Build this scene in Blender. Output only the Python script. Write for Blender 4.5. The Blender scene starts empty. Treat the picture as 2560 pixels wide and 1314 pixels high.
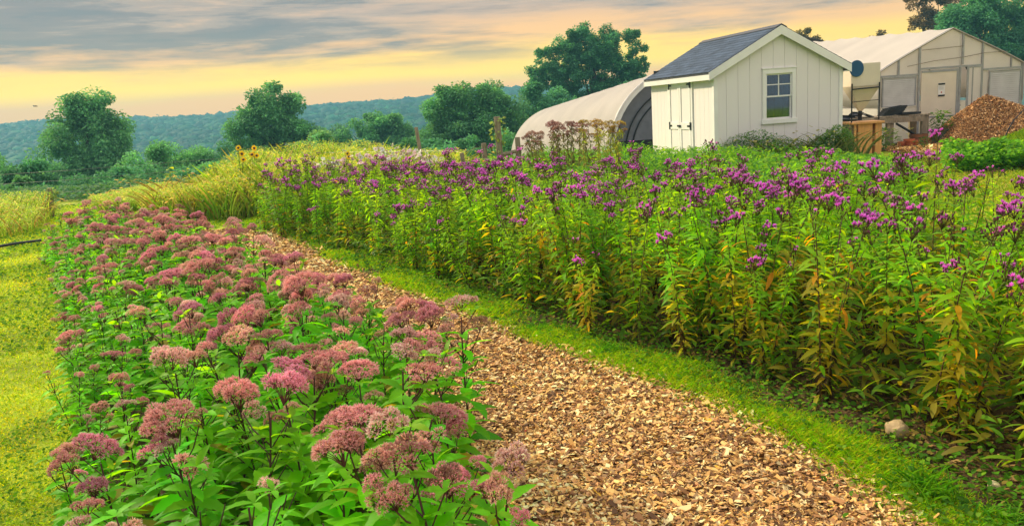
import bpy, math, random
import numpy as np
R = math.radians
rng = np.random.default_rng(7)
random.seed(7)
SC = bpy.context.scene
COL = SC.collection

# ---------------------------------------------------------------- camera
CAMH, PITCH, ROLL, FPX = 1.65, R(11.0), R(3.8), 2000.0
_F = np.array([0, math.cos(PITCH), -math.sin(PITCH)])
_R0 = np.array([1.0, 0, 0]); _U0 = np.array([0, math.sin(PITCH), math.cos(PITCH)])
_R = math.cos(ROLL) * _R0 - math.sin(ROLL) * _U0
_U = math.sin(ROLL) * _R0 + math.cos(ROLL) * _U0
cd = bpy.data.cameras.new("camera"); cam = bpy.data.objects.new("camera", cd); COL.objects.link(cam)
cd.sensor_width = 36; cd.lens = 36 * FPX / 2560; cd.clip_start = 0.05; cd.clip_end = 6000
from mathutils import Matrix, Vector
m = Matrix.Identity(4)
for i, v in enumerate((_R, _U, -_F)):
    for j in range(3): m[j][i] = float(v[j])
m[2][3] = CAMH
cam.matrix_world = m
SC.camera = cam

# ---------------------------------------------------------------- light
SC.view_settings.view_transform = 'Standard'; SC.view_settings.look = 'None'
SC.view_settings.exposure = 0.5; SC.view_settings.gamma = 1
SUN_EL, SUN_AZ = R(36), R(-54)          # azimuth measured from +Y towards +X
sd = bpy.data.lights.new("sun", 'SUN'); sun = bpy.data.objects.new("sun", sd); COL.objects.link(sun)
sd.energy = 3.6; sd.angle = R(3); sd.color = (1.0, 0.84, 0.54)
sdir = Vector((math.sin(SUN_AZ) * math.cos(SUN_EL), math.cos(SUN_AZ) * math.cos(SUN_EL), math.sin(SUN_EL)))
sun.rotation_euler = sdir.to_track_quat('Z', 'Y').to_euler()

W = bpy.data.worlds.new("World"); SC.world = W; W.use_nodes = True
nt = W.node_tree; nt.nodes.clear()
def N(t, **kw):
    n = nt.nodes.new(t)
    for k, v in kw.items(): setattr(n, k, v)
    return n
def L(a, b): nt.links.new(a, b)
def mth(op, a, b=None, c=None, clamp=False):
    n = N('ShaderNodeMath', operation=op); n.use_clamp = clamp
    for i, v in enumerate((a, b, c)):
        if v is None: continue
        if isinstance(v, (int, float)): n.inputs[i].default_value = v
        else: L(v, n.inputs[i])
    return n.outputs[0]
def ramp(fac, stops, interp='EASE'):
    n = N('ShaderNodeValToRGB'); L(fac, n.inputs[0]); cr = n.color_ramp; cr.interpolation = interp
    while len(cr.elements) > 1: cr.elements.remove(cr.elements[-1])
    cr.elements[0].position = stops[0][0]; cr.elements[0].color = (*stops[0][1], 1)
    for p, c in stops[1:]:
        e = cr.elements.new(p); e.color = (*c, 1)
    return n.outputs[0]
def mixc(f, a, b):
    n = N('ShaderNodeMix', data_type='RGBA')
    if isinstance(f, (int, float)): n.inputs[0].default_value = f
    else: L(f, n.inputs[0])
    for i, v in ((6, a), (7, b)):
        if isinstance(v, tuple): n.inputs[i].default_value = (*v, 1)
        else: L(v, n.inputs[i])
    return n.outputs[2]
def noise(vec, scale, detail=5, rough=0.55, dist=0.0):
    n = N('ShaderNodeTexNoise'); n.inputs['Scale'].default_value = scale; n.inputs['Detail'].default_value = detail
    n.inputs['Roughness'].default_value = rough; n.inputs['Distortion'].default_value = dist; L(vec, n.inputs['Vector'])
    return n.outputs[0]
tc = N('ShaderNodeTexCoord'); sep = N('ShaderNodeSeparateXYZ'); L(tc.outputs['Generated'], sep.inputs[0])
el = mth('ARCSINE', sep.outputs[2]); az = mth('ARCTAN2', sep.outputs[0], sep.outputs[1])
def cxyz(x, y, z=0.0):
    c = N('ShaderNodeCombineXYZ')
    for i, v in enumerate((x, y, z)):
        if isinstance(v, (int, float)): c.inputs[i].default_value = v
        else: L(v, c.inputs[i])
    return c.outputs[0]
elt = mth('ADD', el, mth('MULTIPLY', az, 0.01))
wob = noise(cxyz(mth('MULTIPLY', az, 2.2), mth('MULTIPLY', elt, 9.0), 3.1), 1.0, 3)
e2 = mth('ADD', el, mth('MULTIPLY', mth('SUBTRACT', wob, 0.5), 0.05))
base = ramp(mth('DIVIDE', e2, 0.5, clamp=True), [
    (0.0, (2.0, 0.85, 0.20)), (0.05, (2.1, 0.98, 0.20)), (0.09, (2.1, 1.30, 0.08)), (0.125, (1.9, 1.12, 0.13)),
    (0.17, (1.4, 0.76, 0.28)), (0.25, (0.85, 0.56, 0.40)), (0.38, (0.72, 0.60, 0.54)), (0.62, (1.15, 1.1, 1.08)), (1.0, (1.6, 1.56, 1.55))])
n1 = noise(cxyz(mth('MULTIPLY', az, 3.2), mth('MULTIPLY', elt, 26.0), 0.7), 1.0, 6, 0.6, 0.3)
n2 = noise(cxyz(mth('MULTIPLY', az, 7.0), mth('MULTIPLY', elt, 70.0), 5.0), 1.0, 5, 0.6, 0.2)
nn0 = mth('ADD', mth('MULTIPLY', n1, 0.66), mth('MULTIPLY', n2, 0.34))
nn = mth('ADD', 0.5, mth('MULTIPLY', mth('SUBTRACT', nn0, 0.5), 1.35))
bias = mth('MULTIPLY', mth('SUBTRACT', e2, 0.075), 3.4)                        # more cloud higher up
biasaz = mth('MULTIPLY', mth('ADD', az, 0.05), -0.16)                          # and to the left
m1 = mth('ADD', mth('ADD', nn, bias), biasaz)
mask = mth('MULTIPLY', mth('SUBTRACT', m1, 0.445), 4.5, clamp=True)
low = mth('MULTIPLY', mth('SUBTRACT', el, 0.045), 30.0, clamp=True)
high = mth('SUBTRACT', 1.0, mth('MULTIPLY', mth('SUBTRACT', el, 0.22), 4.0, clamp=True))
mask = mth('MULTIPLY', mth('MULTIPLY', mask, low), mth('ADD', mth('MULTIPLY', high, 0.55), 0.33))
n3 = noise(cxyz(mth('MULTIPLY', az, 5.0), mth('MULTIPLY', elt, 48.0), 9.0), 1.0, 7, 0.65, 0.5)
shv = mth('ADD', mth('MULTIPLY', nn, 0.45), mth('MULTIPLY', n3, 0.55))
shade = ramp(mth('ADD', shv, mth('MULTIPLY', biasaz, 0.6)), [(0.40, (0.80, 0.54, 0.38)), (0.48, (0.50, 0.40, 0.35)), (0.555, (0.27, 0.26, 0.28)), (0.62, (0.20, 0.23, 0.27))])
back = mth('MULTIPLY', mth('SUBTRACT', 0.1, sep.outputs[1]), 1.4, clamp=True)      # the sky away from the glow is cool and grey
base = mixc(back, base, ramp(mth('DIVIDE', el, 0.5, clamp=True), [(0.0, (0.70, 0.63, 0.56)), (0.4, (0.78, 0.74, 0.70)), (1.0, (1.6, 1.55, 1.5))]))
skyc = mixc(mask, base, shade)
sky = N('ShaderNodeTexSky', sky_type='NISHITA'); sky.sun_disc = False; sky.sun_elevation = SUN_EL; sky.sun_rotation = SUN_AZ
sky.air_density = 1.5; sky.dust_density = 2.0
bg1 = N('ShaderNodeBackground'); L(sky.outputs[0], bg1.inputs[0]); bg1.inputs[1].default_value = 0.05
bg2 = N('ShaderNodeBackground'); L(skyc, bg2.inputs[0]); bg2.inputs[1].default_value = 0.74
add = N('ShaderNodeMixShader'); add.inputs[0].default_value = 0.93; L(bg1.outputs[0], add.inputs[1]); L(bg2.outputs[0], add.inputs[2])
out = N('ShaderNodeOutputWorld'); L(add.outputs[0], out.inputs[0])

SC.cycles.volume_bounces = 0; SC.cycles.max_bounces = 7; SC.cycles.diffuse_bounces = 3; SC.cycles.transmission_bounces = 5
SC.cycles.transparent_max_bounces = 8; SC.cycles.use_denoising = True
SC.cycles.sample_clamp_indirect = 6

# ---------------------------------------------------------------- materials
def mat(name, color, rough=0.7, attr=False, nscale=0, namt=0.25, bump=0.0, bscale=40, trans=0.0, spec=0.3, objvar=0.0, huevar=0.0, metal=0.0, tcol=None, stretch=None):
    """Principled surface; attr: natural colour stored per leaf/board; trans: share of light let through"""
    mt = bpy.data.materials.new(name); mt.use_nodes = True
    t = mt.node_tree; t.nodes.clear(); nd = t.nodes.new; lk = t.links.new
    o = nd('ShaderNodeOutputMaterial'); p = nd('ShaderNodeBsdfPrincipled')
    p.inputs['Roughness'].default_value = rough; p.inputs['Specular IOR Level'].default_value = spec; p.inputs['Metallic'].default_value = metal
    if attr:
        a = nd('ShaderNodeAttribute'); a.attribute_name = 'Col'; c = a.outputs['Color']
    else:
        r = nd('ShaderNodeRGB'); r.outputs[0].default_value = (*color, 1); c = r.outputs[0]
    tcn = nd('ShaderNodeTexCoord'); vec = tcn.outputs['Object']
    if stretch:
        mp = nd('ShaderNodeMapping'); mp.inputs['Scale'].default_value = stretch; lk(vec, mp.inputs[0]); vec = mp.outputs[0]
    if nscale:
        n = nd('ShaderNodeTexNoise'); n.inputs['Scale'].default_value = nscale; n.inputs['Detail'].default_value = 5; lk(vec, n.inputs['Vector'])
        h = nd('ShaderNodeMapRange'); lk(n.outputs[0], h.inputs[0]); h.inputs[1].default_value = 0.3; h.inputs[2].default_value = 0.7
        h.inputs[3].default_value = 1 - namt; h.inputs[4].default_value = 1 + namt
        v = nd('ShaderNodeHueSaturation'); lk(h.outputs[0], v.inputs['Value']); lk(c, v.inputs['Color']); c = v.outputs[0]
    if objvar or huevar:
        oi = nd('ShaderNodeObjectInfo'); v = nd('ShaderNodeHueSaturation')
        for k, amt, base_ in (('Value', objvar, 1.0), ('Hue', huevar, 0.5)):
            h = nd('ShaderNodeMapRange'); h.inputs[3].default_value = base_ - amt; h.inputs[4].default_value = base_ + amt
            if k == 'Hue':
                mm = nd('ShaderNodeMath'); mm.operation = 'FRACT'; m2 = nd('ShaderNodeMath'); m2.operation = 'MULTIPLY'; m2.inputs[1].default_value = 17.3
                lk(oi.outputs['Random'], m2.inputs[0]); lk(m2.outputs[0], mm.inputs[0]); lk(mm.outputs[0], h.inputs[0])
            else: lk(oi.outputs['Random'], h.inputs[0])
            lk(h.outputs[0], v.inputs[k])
        lk(c, v.inputs['Color']); c = v.outputs[0]
    lk(c, p.inputs['Base Color'])
    if bump:
        n = nd('ShaderNodeTexNoise'); n.inputs['Scale'].default_value = bscale; n.inputs['Detail'].default_value = 6; lk(vec, n.inputs['Vector'])
        b = nd('ShaderNodeBump'); b.inputs['Strength'].default_value = bump; b.inputs['Distance'].default_value = 0.02; lk(n.outputs[0], b.inputs['Height']); lk(b.outputs[0], p.inputs['Normal'])
    sh = p.outputs[0]
    if trans:
        tr = nd('ShaderNodeBsdfTranslucent'); mx = nd('ShaderNodeMixShader'); mx.inputs[0].default_value = trans
        if tcol:
            g = nd('ShaderNodeMix'); g.data_type = 'RGBA'; g.blend_type = 'MULTIPLY'; g.inputs[0].default_value = 1; lk(c, g.inputs[6]); g.inputs[7].default_value = (*tcol, 1); lk(g.outputs[2], tr.inputs[0])
        else: lk(c, tr.inputs[0])
        lk(p.outputs[0], mx.inputs[1]); lk(tr.outputs[0], mx.inputs[2]); sh = mx.outputs[0]
    lk(sh, o.inputs[0])
    return mt

M = dict(
    leaf=mat('leaf', None, 0.5, attr=True, trans=0.52, spec=0.13, objvar=0.2, huevar=0.015, tcol=(2.6, 2.0, 0.4)),
    weed=mat('weed', None, 0.6, attr=True, trans=0.5, spec=0.15, tcol=(1.5, 1.4, 0.7)),
    grass=mat('grass_blade', None, 0.7, attr=True, trans=0.45, spec=0.03, tcol=(1.7, 1.7, 0.3)),
    crown=mat('tree_foliage', None, 0.7, attr=True, trans=0.3, spec=0.15, tcol=(1.5, 1.5, 0.8)),
    stem=mat('plant_stem', None, 0.55, attr=True),
    petal=mat('petal', None, 0.65, attr=True, trans=0.3, spec=0.2, objvar=0.2, huevar=0.012),
    chip=mat('wood_chip', None, 0.65, attr=True, spec=0.25),
    bark=mat('bark', (0.11, 0.085, 0.06), 0.9, nscale=6, bump=0.6),
    lawn=mat('lawn_ground', (0.28, 0.36, 0.006), 0.9, nscale=1.3, namt=0.45, bump=0.6, bscale=60),
    woodland=mat('woodland_floor', (0.035, 0.07, 0.025), 0.9, nscale=0.05, namt=0.4),
    soil=mat('soil', (0.085, 0.05, 0.022), 0.95, nscale=7, namt=0.5, bump=0.8, bscale=70),
    mulch=mat('mulch_base', (0.19, 0.10, 0.045), 0.9, nscale=30, namt=0.5, bump=1.0, bscale=120),
    white=mat('white_paint', (0.83, 0.775, 0.775), 0.6, nscale=0.6, namt=0.015, bump=0.05, bscale=60),
    trim=mat('white_trim', (0.84, 0.82, 0.80), 0.5, nscale=3, namt=0.05),
    shingle=mat('shingle', None, 0.85, attr=True, nscale=30, namt=0.2, bump=0.4, bscale=90),
    black=mat('black_metal', (0.015, 0.017, 0.02), 0.45, nscale=12, namt=0.2),
    rubber=mat('black_plastic', (0.02, 0.022, 0.028), 0.5, nscale=9, namt=0.3, bump=0.1),
    galv=mat('galvanised_pipe', (0.34, 0.34, 0.35), 0.45, metal=0.4, nscale=6, namt=0.15),
    film=mat('plastic_film', (0.86, 0.81, 0.76), 0.35, nscale=0.7, namt=0.06, bump=0.35, bscale=2.6, trans=0.58, spec=0.5),
    film2=mat('end_panel', (0.93, 0.90, 0.85), 0.45, nscale=1.2, namt=0.05, trans=0.6, bump=0.1, bscale=4),
    net=mat('shade_cloth', (0.16, 0.17, 0.20), 0.7, nscale=3, namt=0.15, bump=0.2, bscale=30),
    louvre=mat('louvre', (0.55, 0.53, 0.51), 0.5, nscale=4, namt=0.1),
    board=mat('weathered_wood', (0.27, 0.22, 0.16), 0.85, nscale=5, namt=0.35, bump=0.5, bscale=18, stretch=(6, 6, 1)),
    ply=mat('orange_plywood', (0.72, 0.36, 0.12), 0.6, nscale=4, namt=0.15, bump=0.15, bscale=12, stretch=(5, 5, 1)),
    cone=mat('hopper_plastic', (0.74, 0.64, 0.50), 0.4, nscale=2, namt=0.08),
    blue=mat('blue_lid', (0.02, 0.085, 0.19), 0.4, nscale=5, namt=0.1),
    terra=mat('terracotta', (0.45, 0.12, 0.05), 0.75, nscale=10, namt=0.25),
    brown=mat('brown_crate', (0.22, 0.09, 0.04), 0.8, nscale=8, namt=0.3),
    greentub=mat('grey_green_tub', (0.10, 0.12, 0.08), 0.6, nscale=8, namt=0.3, bump=0.2),
    stone=mat('stone', (0.42, 0.30, 0.17), 0.85, nscale=14, namt=0.3, bump=0.7, bscale=25),
    pale=mat('pale_stone', (0.72, 0.58, 0.36), 0.7, nscale=30, namt=0.15, bump=0.2),
    paper=mat('paper', (0.8, 0.77, 0.72), 0.7, nscale=8, namt=0.03),
    red=mat('red_print', (0.5, 0.05, 0.03), 0.6, nscale=8, namt=0.05),
    dark=mat('painted_interior_shade', (0.05, 0.05, 0.05), 0.9, nscale=3),  # near-black puts shade into the colour of the shed's inner faces
    wire=mat('fence_wire', (0.25, 0.25, 0.24), 0.5, metal=0.6, nscale=5),
    feather=mat('bird_feather', (0.03, 0.03, 0.035), 0.7, nscale=20),
)
def glass_mat():
    mt = bpy.data.materials.new('window_glass'); mt.use_nodes = True; t = mt.node_tree; t.nodes.clear(); nd = t.nodes.new; lk = t.links.new
    o = nd('ShaderNodeOutputMaterial'); g = nd('ShaderNodeBsdfGlossy'); g.inputs['Roughness'].default_value = 0.04; g.inputs[0].default_value = (0.75, 0.85, 0.95, 1)
    tr = nd('ShaderNodeBsdfTransparent'); tr.inputs[0].default_value = (0.30, 0.50, 0.62, 1)
    fr = nd('ShaderNodeFresnel'); fr.inputs[0].default_value = 2.0
    n = nd('ShaderNodeTexNoise'); n.inputs['Scale'].default_value = 3; b = nd('ShaderNodeBump'); b.inputs['Strength'].default_value = 0.05; lk(n.outputs[0], b.inputs['Height']); lk(b.outputs[0], g.inputs['Normal'])
    mx = nd('ShaderNodeMixShader'); lk(fr.outputs[0], mx.inputs[0]); lk(tr.outputs[0], mx.inputs[1]); lk(g.outputs[0], mx.inputs[2]); lk(mx.outputs[0], o.inputs[0])
    return mt
M['glass'] = glass_mat()

# ---------------------------------------------------------------- mesh helpers
def np_mesh(name, V, faces, C=None, material=None, smooth=False):
    """V (n,3); faces: list of (k,m) index arrays; C: (n,3) natural colours"""
    me = bpy.data.meshes.new(name); V = np.asarray(V, np.float32)
    me.vertices.add(len(V)); me.vertices.foreach_set('co', V.ravel())
    faces = [np.asarray(f, np.int32) for f in faces if len(f)]
    nl = sum(f.size for f in faces); npoly = sum(len(f) for f in faces)
    me.loops.add(nl); me.loops.foreach_set('vertex_index', np.concatenate([f.ravel() for f in faces]))
    tot = np.concatenate([np.full(len(f), f.shape[1], np.int32) for f in faces])
    me.polygons.add(npoly); me.polygons.foreach_set('loop_start', np.concatenate([[0], np.cumsum(tot)[:-1]]).astype(np.int32))
    try: me.polygons.foreach_set('loop_total', tot)
    except Exception: pass
    me.polygons.foreach_set('use_smooth', np.full(npoly, bool(smooth)))
    if C is not None:
        a = me.color_attributes.new('Col', 'FLOAT_COLOR', 'POINT')
        cc = np.ones((len(V), 4), np.float32); cc[:, :3] = C; a.data.foreach_set('color', cc.ravel())
    me.update(calc_edges=True)
    if material: me.materials.append(material)
    return me
def link(name, data, parent=None, loc=(0, 0, 0), rot=(0, 0, 0), scale=None):
    o = bpy.data.objects.new(name, data); COL.objects.link(o); o.location = loc; o.rotation_euler = rot
    if scale is not None: o.scale = (scale,) * 3 if isinstance(scale, (int, float)) else scale
    if parent is not None: o.parent = parent
    return o
def tag(o, label=None, cat=None, group=None, kind=None):
    if label: o['label'] = label
    if cat: o['category'] = cat
    if group: o['group'] = group
    if kind: o['kind'] = kind
    return o
def thing(name, label, cat, loc=(0, 0, 0), rz=0, group=None, scale=None):
    return tag(link(name, None, None, loc, (0, 0, rz), scale), label, cat, group)

class MB:
    """collects boxes, prisms and tubes into ONE mesh"""
    def __init__(s): s.v = []; s.f = {}; s.c = []; s.n = 0
    def add(s, V, F, col=None):
        V = np.asarray(V, float)
        for f in F: s.f.setdefault(len(f), []).append([i + s.n for i in f])
        s.v.append(V); s.c.append(np.tile(np.asarray(col if col is not None else (.5, .5, .5), float), (len(V), 1))); s.n += len(V); return s
    def box(s, c, size, rz=0.0, rx=0.0, ry=0.0, col=None):
        h = np.array(size) / 2
        V = np.array([[x, y, z] for x in (-1, 1) for y in (-1, 1) for z in (-1, 1)]) * h
        if rx or ry or rz:
            from mathutils import Euler
            V = V @ np.array(Euler((rx, ry, rz)).to_matrix()).T
        return s.add(V + np.array(c), [(0, 1, 3, 2), (4, 6, 7, 5), (0, 4, 5, 1), (2, 3, 7, 6), (0, 2, 6, 4), (1, 5, 7, 3)], col)
    def b(s, x0, x1, y0, y1, z0, z1, col=None): return s.box(((x0 + x1) / 2, (y0 + y1) / 2, (z0 + z1) / 2), (x1 - x0, y1 - y0, z1 - z0), col=col)
    def prism(s, poly, d, col=None):
        """poly: 3D planar polygon, extruded by vector d"""
        P = np.asarray(poly, float); n = len(P); Q = P + np.array(d)
        F = [tuple(range(n))[::-1], tuple(range(n, 2 * n))] + [(i, (i + 1) % n, n + (i + 1) % n, n + i) for i in range(n)]
        return s.add(np.vstack([P, Q]), F, col)
    def tube(s, pts, r, k=6, col=None, cap=True):
        pts = np.asarray(pts, float); n = len(pts); r = np.broadcast_to(np.asarray(r, float), (n,))
        t = np.gradient(pts, axis=0); t /= np.linalg.norm(t, axis=1)[:, None] + 1e-9
        ref = np.array([0, 0, 1.0]) if abs(t[0, 2]) < 0.9 else np.array([1.0, 0, 0])
        a = np.cross(t, ref); a /= np.linalg.norm(a, axis=1)[:, None] + 1e-9; b_ = np.cross(t, a)
        th = np.linspace(0, 2 * math.pi, k, endpoint=False)
        V = (pts[:, None] + r[:, None, None] * (np.cos(th)[None, :, None] * a[:, None] + np.sin(th)[None, :, None] * b_[:, None])).reshape(-1, 3)
        F = [(i * k + j, i * k + (j + 1) % k, (i + 1) * k + (j + 1) % k, (i + 1) * k + j) for i in range(n - 1) for j in range(k)]
        if cap: F += [tuple(range(k))[::-1], tuple(range((n - 1) * k, n * k))]
        return s.add(V, F, col)
    def lathe(s, prof, k=20, c=(0, 0, 0), col=None):
        prof = np.asarray(prof, float); n = len(prof); th = np.linspace(0, 2 * math.pi, k, endpoint=False)
        V = np.stack([prof[:, None, 0] * np.cos(th), prof[:, None, 0] * np.sin(th), np.repeat(prof[:, 1:2], k, 1)], -1).reshape(-1, 3) + np.array(c)
        F = [(i * k + j, i * k + (j + 1) % k, (i + 1) * k + (j + 1) % k, (i + 1) * k + j) for i in range(n - 1) for j in range(k)]
        return s.add(V, F, col)
    def mesh(s, name, material, smooth=False):
        return np_mesh(name, np.vstack(s.v), [np.array(x) for x in s.f.values()], np.vstack(s.c), material, smooth)
    def part(s, name, material, parent=None, smooth=False, bev=0.0, **kw):
        o = link(name, s.mesh(name, material, smooth), parent, **kw)
        if bev:
            b_ = o.modifiers.new('bevel', 'BEVEL'); b_.width = bev; b_.segments = 2; b_.limit_method = 'ANGLE'
        return o

def ground_z(x, y):
    x = np.asarray(x, float); y = np.asarray(y, float)
    yy = y + 0.0 * x
    return np.interp(yy, [-100, 23, 28, 43, 80, 150, 240, 420, 640, 800, 1000, 3000], [0, 0, -0.25, -1.3, -5, -12, -20, -15, 0, 8, 7, 0])
def inpoly(P, poly):
    x, y = P[:, 0], P[:, 1]; ins = np.zeros(len(P), bool); n = len(poly)
    for i in range(n):
        x0, y0 = poly[i]; x1, y1 = poly[(i + 1) % n]
        if y0 == y1: continue
        c = ((y0 > y) != (y1 > y)) & (x < (x1 - x0) * (y - y0) / (y1 - y0) + x0); ins ^= c
    return ins
def scatter(poly, n, fall=0.0, ref=3.0, seed=None):
    """n points in a polygon; density falls with the distance as (ref/d)^fall"""
    g = np.random.default_rng(seed if seed is not None else rng.integers(1 << 30)); P = np.asarray(poly, float)
    lo, hi = P.min(0), P.max(0); out_ = []; c = 0
    while c < n:
        q = g.uniform(lo, hi, (max(4000, n * 2), 2)); q = q[inpoly(q, poly)]
        if fall:
            d = np.hypot(q[:, 0], q[:, 1]); q = q[g.random(len(q)) < np.clip((ref / d) ** fall, 0, 1)]
        out_.append(q); c += len(q)
    return np.vstack(out_)[:n]
def spaced(poly, n, dmin, seed):
    g = np.random.default_rng(seed); q = scatter(poly, n * 25, seed=seed); keep = []
    for p in q:
        if len(keep) >= n: break
        if not keep or np.min(np.hypot(*(np.array(keep) - p).T)) > dmin: keep.append(p)
    return np.array(keep)
def hsvj(col, n, dv=0.2, dh=0.1, g=rng):
    """n jittered copies of a linear colour"""
    c = np.asarray(col, float)[None] * g.uniform(1 - dv, 1 + dv, (n, 1)) * g.uniform(1 - dh, 1 + dh, (n, 3))
    return np.clip(c, 0.002, 0.95)

# leaves -------------------------------------------------------------
def leaf_shape(Ln, Wd, seg=6, droop=0.5, fold=0.25, serr=0.0, peak=0.4):
    t = np.linspace(0, 1, seg + 1)
    w = Wd / 2 * np.where(t < peak, np.sin(np.pi / 2 * np.clip(t / peak, 0, 1)) ** 0.8, np.cos(np.pi / 2 * np.clip((t - peak) / (1 - peak), 0, 1)) ** 0.9)
    w[0] = Wd * 0.05; w[-1] = 0.0005
    if serr: w[1:-1] *= 1 + serr * np.where(np.arange(1, seg) % 2, 1, -1)
    a = droop * t; ds = Ln / seg
    x = np.concatenate([[0], np.cumsum(np.cos(a[1:]) * ds)]); z = np.concatenate([[0], np.cumsum(-np.sin(a[1:]) * ds)])
    V = np.zeros((seg + 1, 3, 3)); V[:, :, 0] = x[:, None]; V[:, :, 2] = z[:, None]
    V[:, 0, 1] = w; V[:, 2, 1] = -w; V[:, 0, 2] += w * fold; V[:, 2, 2] += w * fold
    F = []
    for i in range(seg):
        for j in range(2):
            q = i * 3 + j; F.append((q, q + 1, q + 4, q + 3))
    return V.reshape(-1, 3), np.array(F)
def rot_zyx(az_, pit, rollv):
    """rows of matrices: roll about X, pitch about Y (up positive), azimuth about Z"""
    ca, sa, cp, sp, cr, sr = np.cos(az_), np.sin(az_), np.cos(pit), np.sin(pit), np.cos(rollv), np.sin(rollv)
    Rz = np.zeros((len(ca), 3, 3)); Rz[:, 0, 0] = ca; Rz[:, 0, 1] = -sa; Rz[:, 1, 0] = sa; Rz[:, 1, 1] = ca; Rz[:, 2, 2] = 1
    Ry = np.zeros_like(Rz); Ry[:, 0, 0] = cp; Ry[:, 0, 2] = -sp; Ry[:, 2, 0] = sp; Ry[:, 2, 2] = cp; Ry[:, 1, 1] = 1
    Rx = np.zeros_like(Rz); Rx[:, 0, 0] = 1; Rx[:, 1, 1] = cr; Rx[:, 1, 2] = -sr; Rx[:, 2, 1] = sr; Rx[:, 2, 2] = cr
    return Rz @ Ry @ Rx
def stamp(T, F, pos, Rm, scale=None, cols=None):
    """copies of template T at pos with rotations Rm; returns V, F, C"""
    n = len(pos); k = len(T)
    S = np.ones(n) if scale is None else np.asarray(scale)
    V = np.einsum('nij,kj->nki', Rm, T) * S[:, None, None] + pos[:, None]
    Fa = (F[None] + (np.arange(n) * k)[:, None, None]).reshape(-1, F.shape[1])
    C = None if cols is None else np.repeat(cols, k, 0)
    return V.reshape(-1, 3), Fa, C
class Acc:
    def __init__(s): s.V = []; s.F = {}; s.C = []; s.n = 0
    def add(s, V, F, C):
        s.V.append(V); s.C.append(C); s.F.setdefault(F.shape[1], []).append(F + s.n); s.n += len(V)
    def mesh(s, name, material, smooth=True): return np_mesh(name, np.vstack(s.V), [np.vstack(f) for f in s.F.values()], np.vstack(s.C), material, smooth)
    def mb(s, mb_):
        for kk, fl in mb_.f.items(): s.F.setdefault(kk, []).append(np.array(fl) + s.n)
        s.V.append(np.vstack(mb_.v)); s.C.append(np.vstack(mb_.c)); s.n += mb_.n

# ================================================================= SETTING
def terrain():
    ys = np.unique(np.concatenate([np.linspace(-25, 30, 45), np.linspace(30, 120, 40), np.linspace(120, 950, 100)]))
    xs = np.unique(np.concatenate([np.linspace(-1100, -60, 50), np.linspace(-60, 60, 70), np.linspace(60, 1100, 50)]))
    X, Y = np.meshgrid(xs, ys); Z = ground_z(X, Y)
    Z = Z + (Y > 200) * (np.sin(X * 0.011 + 1.3) * 2.5 + np.sin(X * 0.031 + Y * 0.01) * 1.2) * np.clip((Y - 200) / 300, 0, 1)
    V = np.stack([X, Y, Z], -1).reshape(-1, 3); nx = len(xs)
    i, j = np.meshgrid(np.arange(len(ys) - 1), np.arange(nx - 1), indexing='ij'); q = (i * nx + j).ravel()
    F = np.stack([q, q + 1, q + nx + 1, q + nx], 1)
    me = np_mesh('ground', V, [F], None, M['lawn'], True); me.materials.append(M['woodland'])
    cy = V[F].mean(1)[:, 1]; me.polygons.foreach_set('material_index', (cy > 21.5).astype(np.int32)); me.update()
    tag(link('ground', me), kind='structure')
terrain()
def hill_z(x, y): return ground_z(x, y) + (y > 200) * (np.sin(x * 0.011 + 1.3) * 2.5 + np.sin(x * 0.031 + y * 0.01) * 1.2) * np.clip((y - 200) / 300, 0, 1)
def sheet(name, poly, z, material, kind='structure', sub=0):
    P = np.array([(x, y, z) for x, y in poly]); me = bpy.data.meshes.new(name); me.from_pydata([tuple(p) for p in P], [], [tuple(range(len(P)))]); me.materials.append(material)
    return tag(link(name, me), kind=kind)

PATH_R = [(1.75, 0.6), (1.6, 2.0), (1.47, 2.76), (1.36, 3.44), (1.19, 3.9), (0.8, 4.5), (0.50, 5.0), (0.11, 5.54), (-0.29, 6.31), (-1.1, 7.59), (-1.91, 8.96), (-2.9, 11.0), (-3.4, 12.0), (-4.4, 12.75), (-6.5, 13.4)]
PATH_L = [(-7.0, 12.6), (-5.6, 12.1), (-4.75, 11.4), (-3.7, 9.87), (-2.3, 7.35), (-0.95, 4.77), (-0.4, 3.3), (-0.3, 2.0), (-0.3, 0.6)]
PATH = PATH_R + PATH_L
BED = [(-1.3, 1.7), (-1.86, 3.1), (-2.82, 4.8), (-3.7, 6.4), (-5.2, 9.1), (-6.7, 11.2), (-5.8, 11.6), (-5.0, 11.2), (-3.95, 9.87), (-2.5, 7.35), (-1.05, 4.9), (-0.24, 3.4), (0.0, 1.7)]
STRIP = PATH_R[:-1] + [(-4.5, 14.4), (-2.2, 10.5), (-0.5, 7.6), (0.32, 5.78), (1.03, 4.82), (1.48, 3.88), (1.74, 2.85), (2.0, 0.6)]
IRON = [(2.12, 1.9), (1.86, 3.0), (1.6, 3.8), (1.08, 4.78), (0.34, 5.8), (-0.58, 7.4), (-2.25, 9.95), (-4.0, 12.55), (-3.5, 13.9), (-1.6, 13.4), (0.6, 10.9), (2.5, 8.2), (3.7, 6.2), (3.75, 4.9), (3.0, 3.5), (2.6, 2.5), (2.4, 1.9)]
def wobble(poly, amp, seed, step=.12):
    g = np.random.default_rng(seed); o_ = []
    for (a, b), (c, d) in zip(poly, poly[1:] + poly[:1]):
        k = max(1, int(math.hypot(c - a, d - b) / step))
        for q in range(k): o_.append((a + (c - a) * q / k + g.normal(0, amp), b + (d - b) * q / k + g.normal(0, amp)))
    return o_
sheet('path', wobble(PATH, .02, 5), 0.006, M['mulch'])
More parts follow.
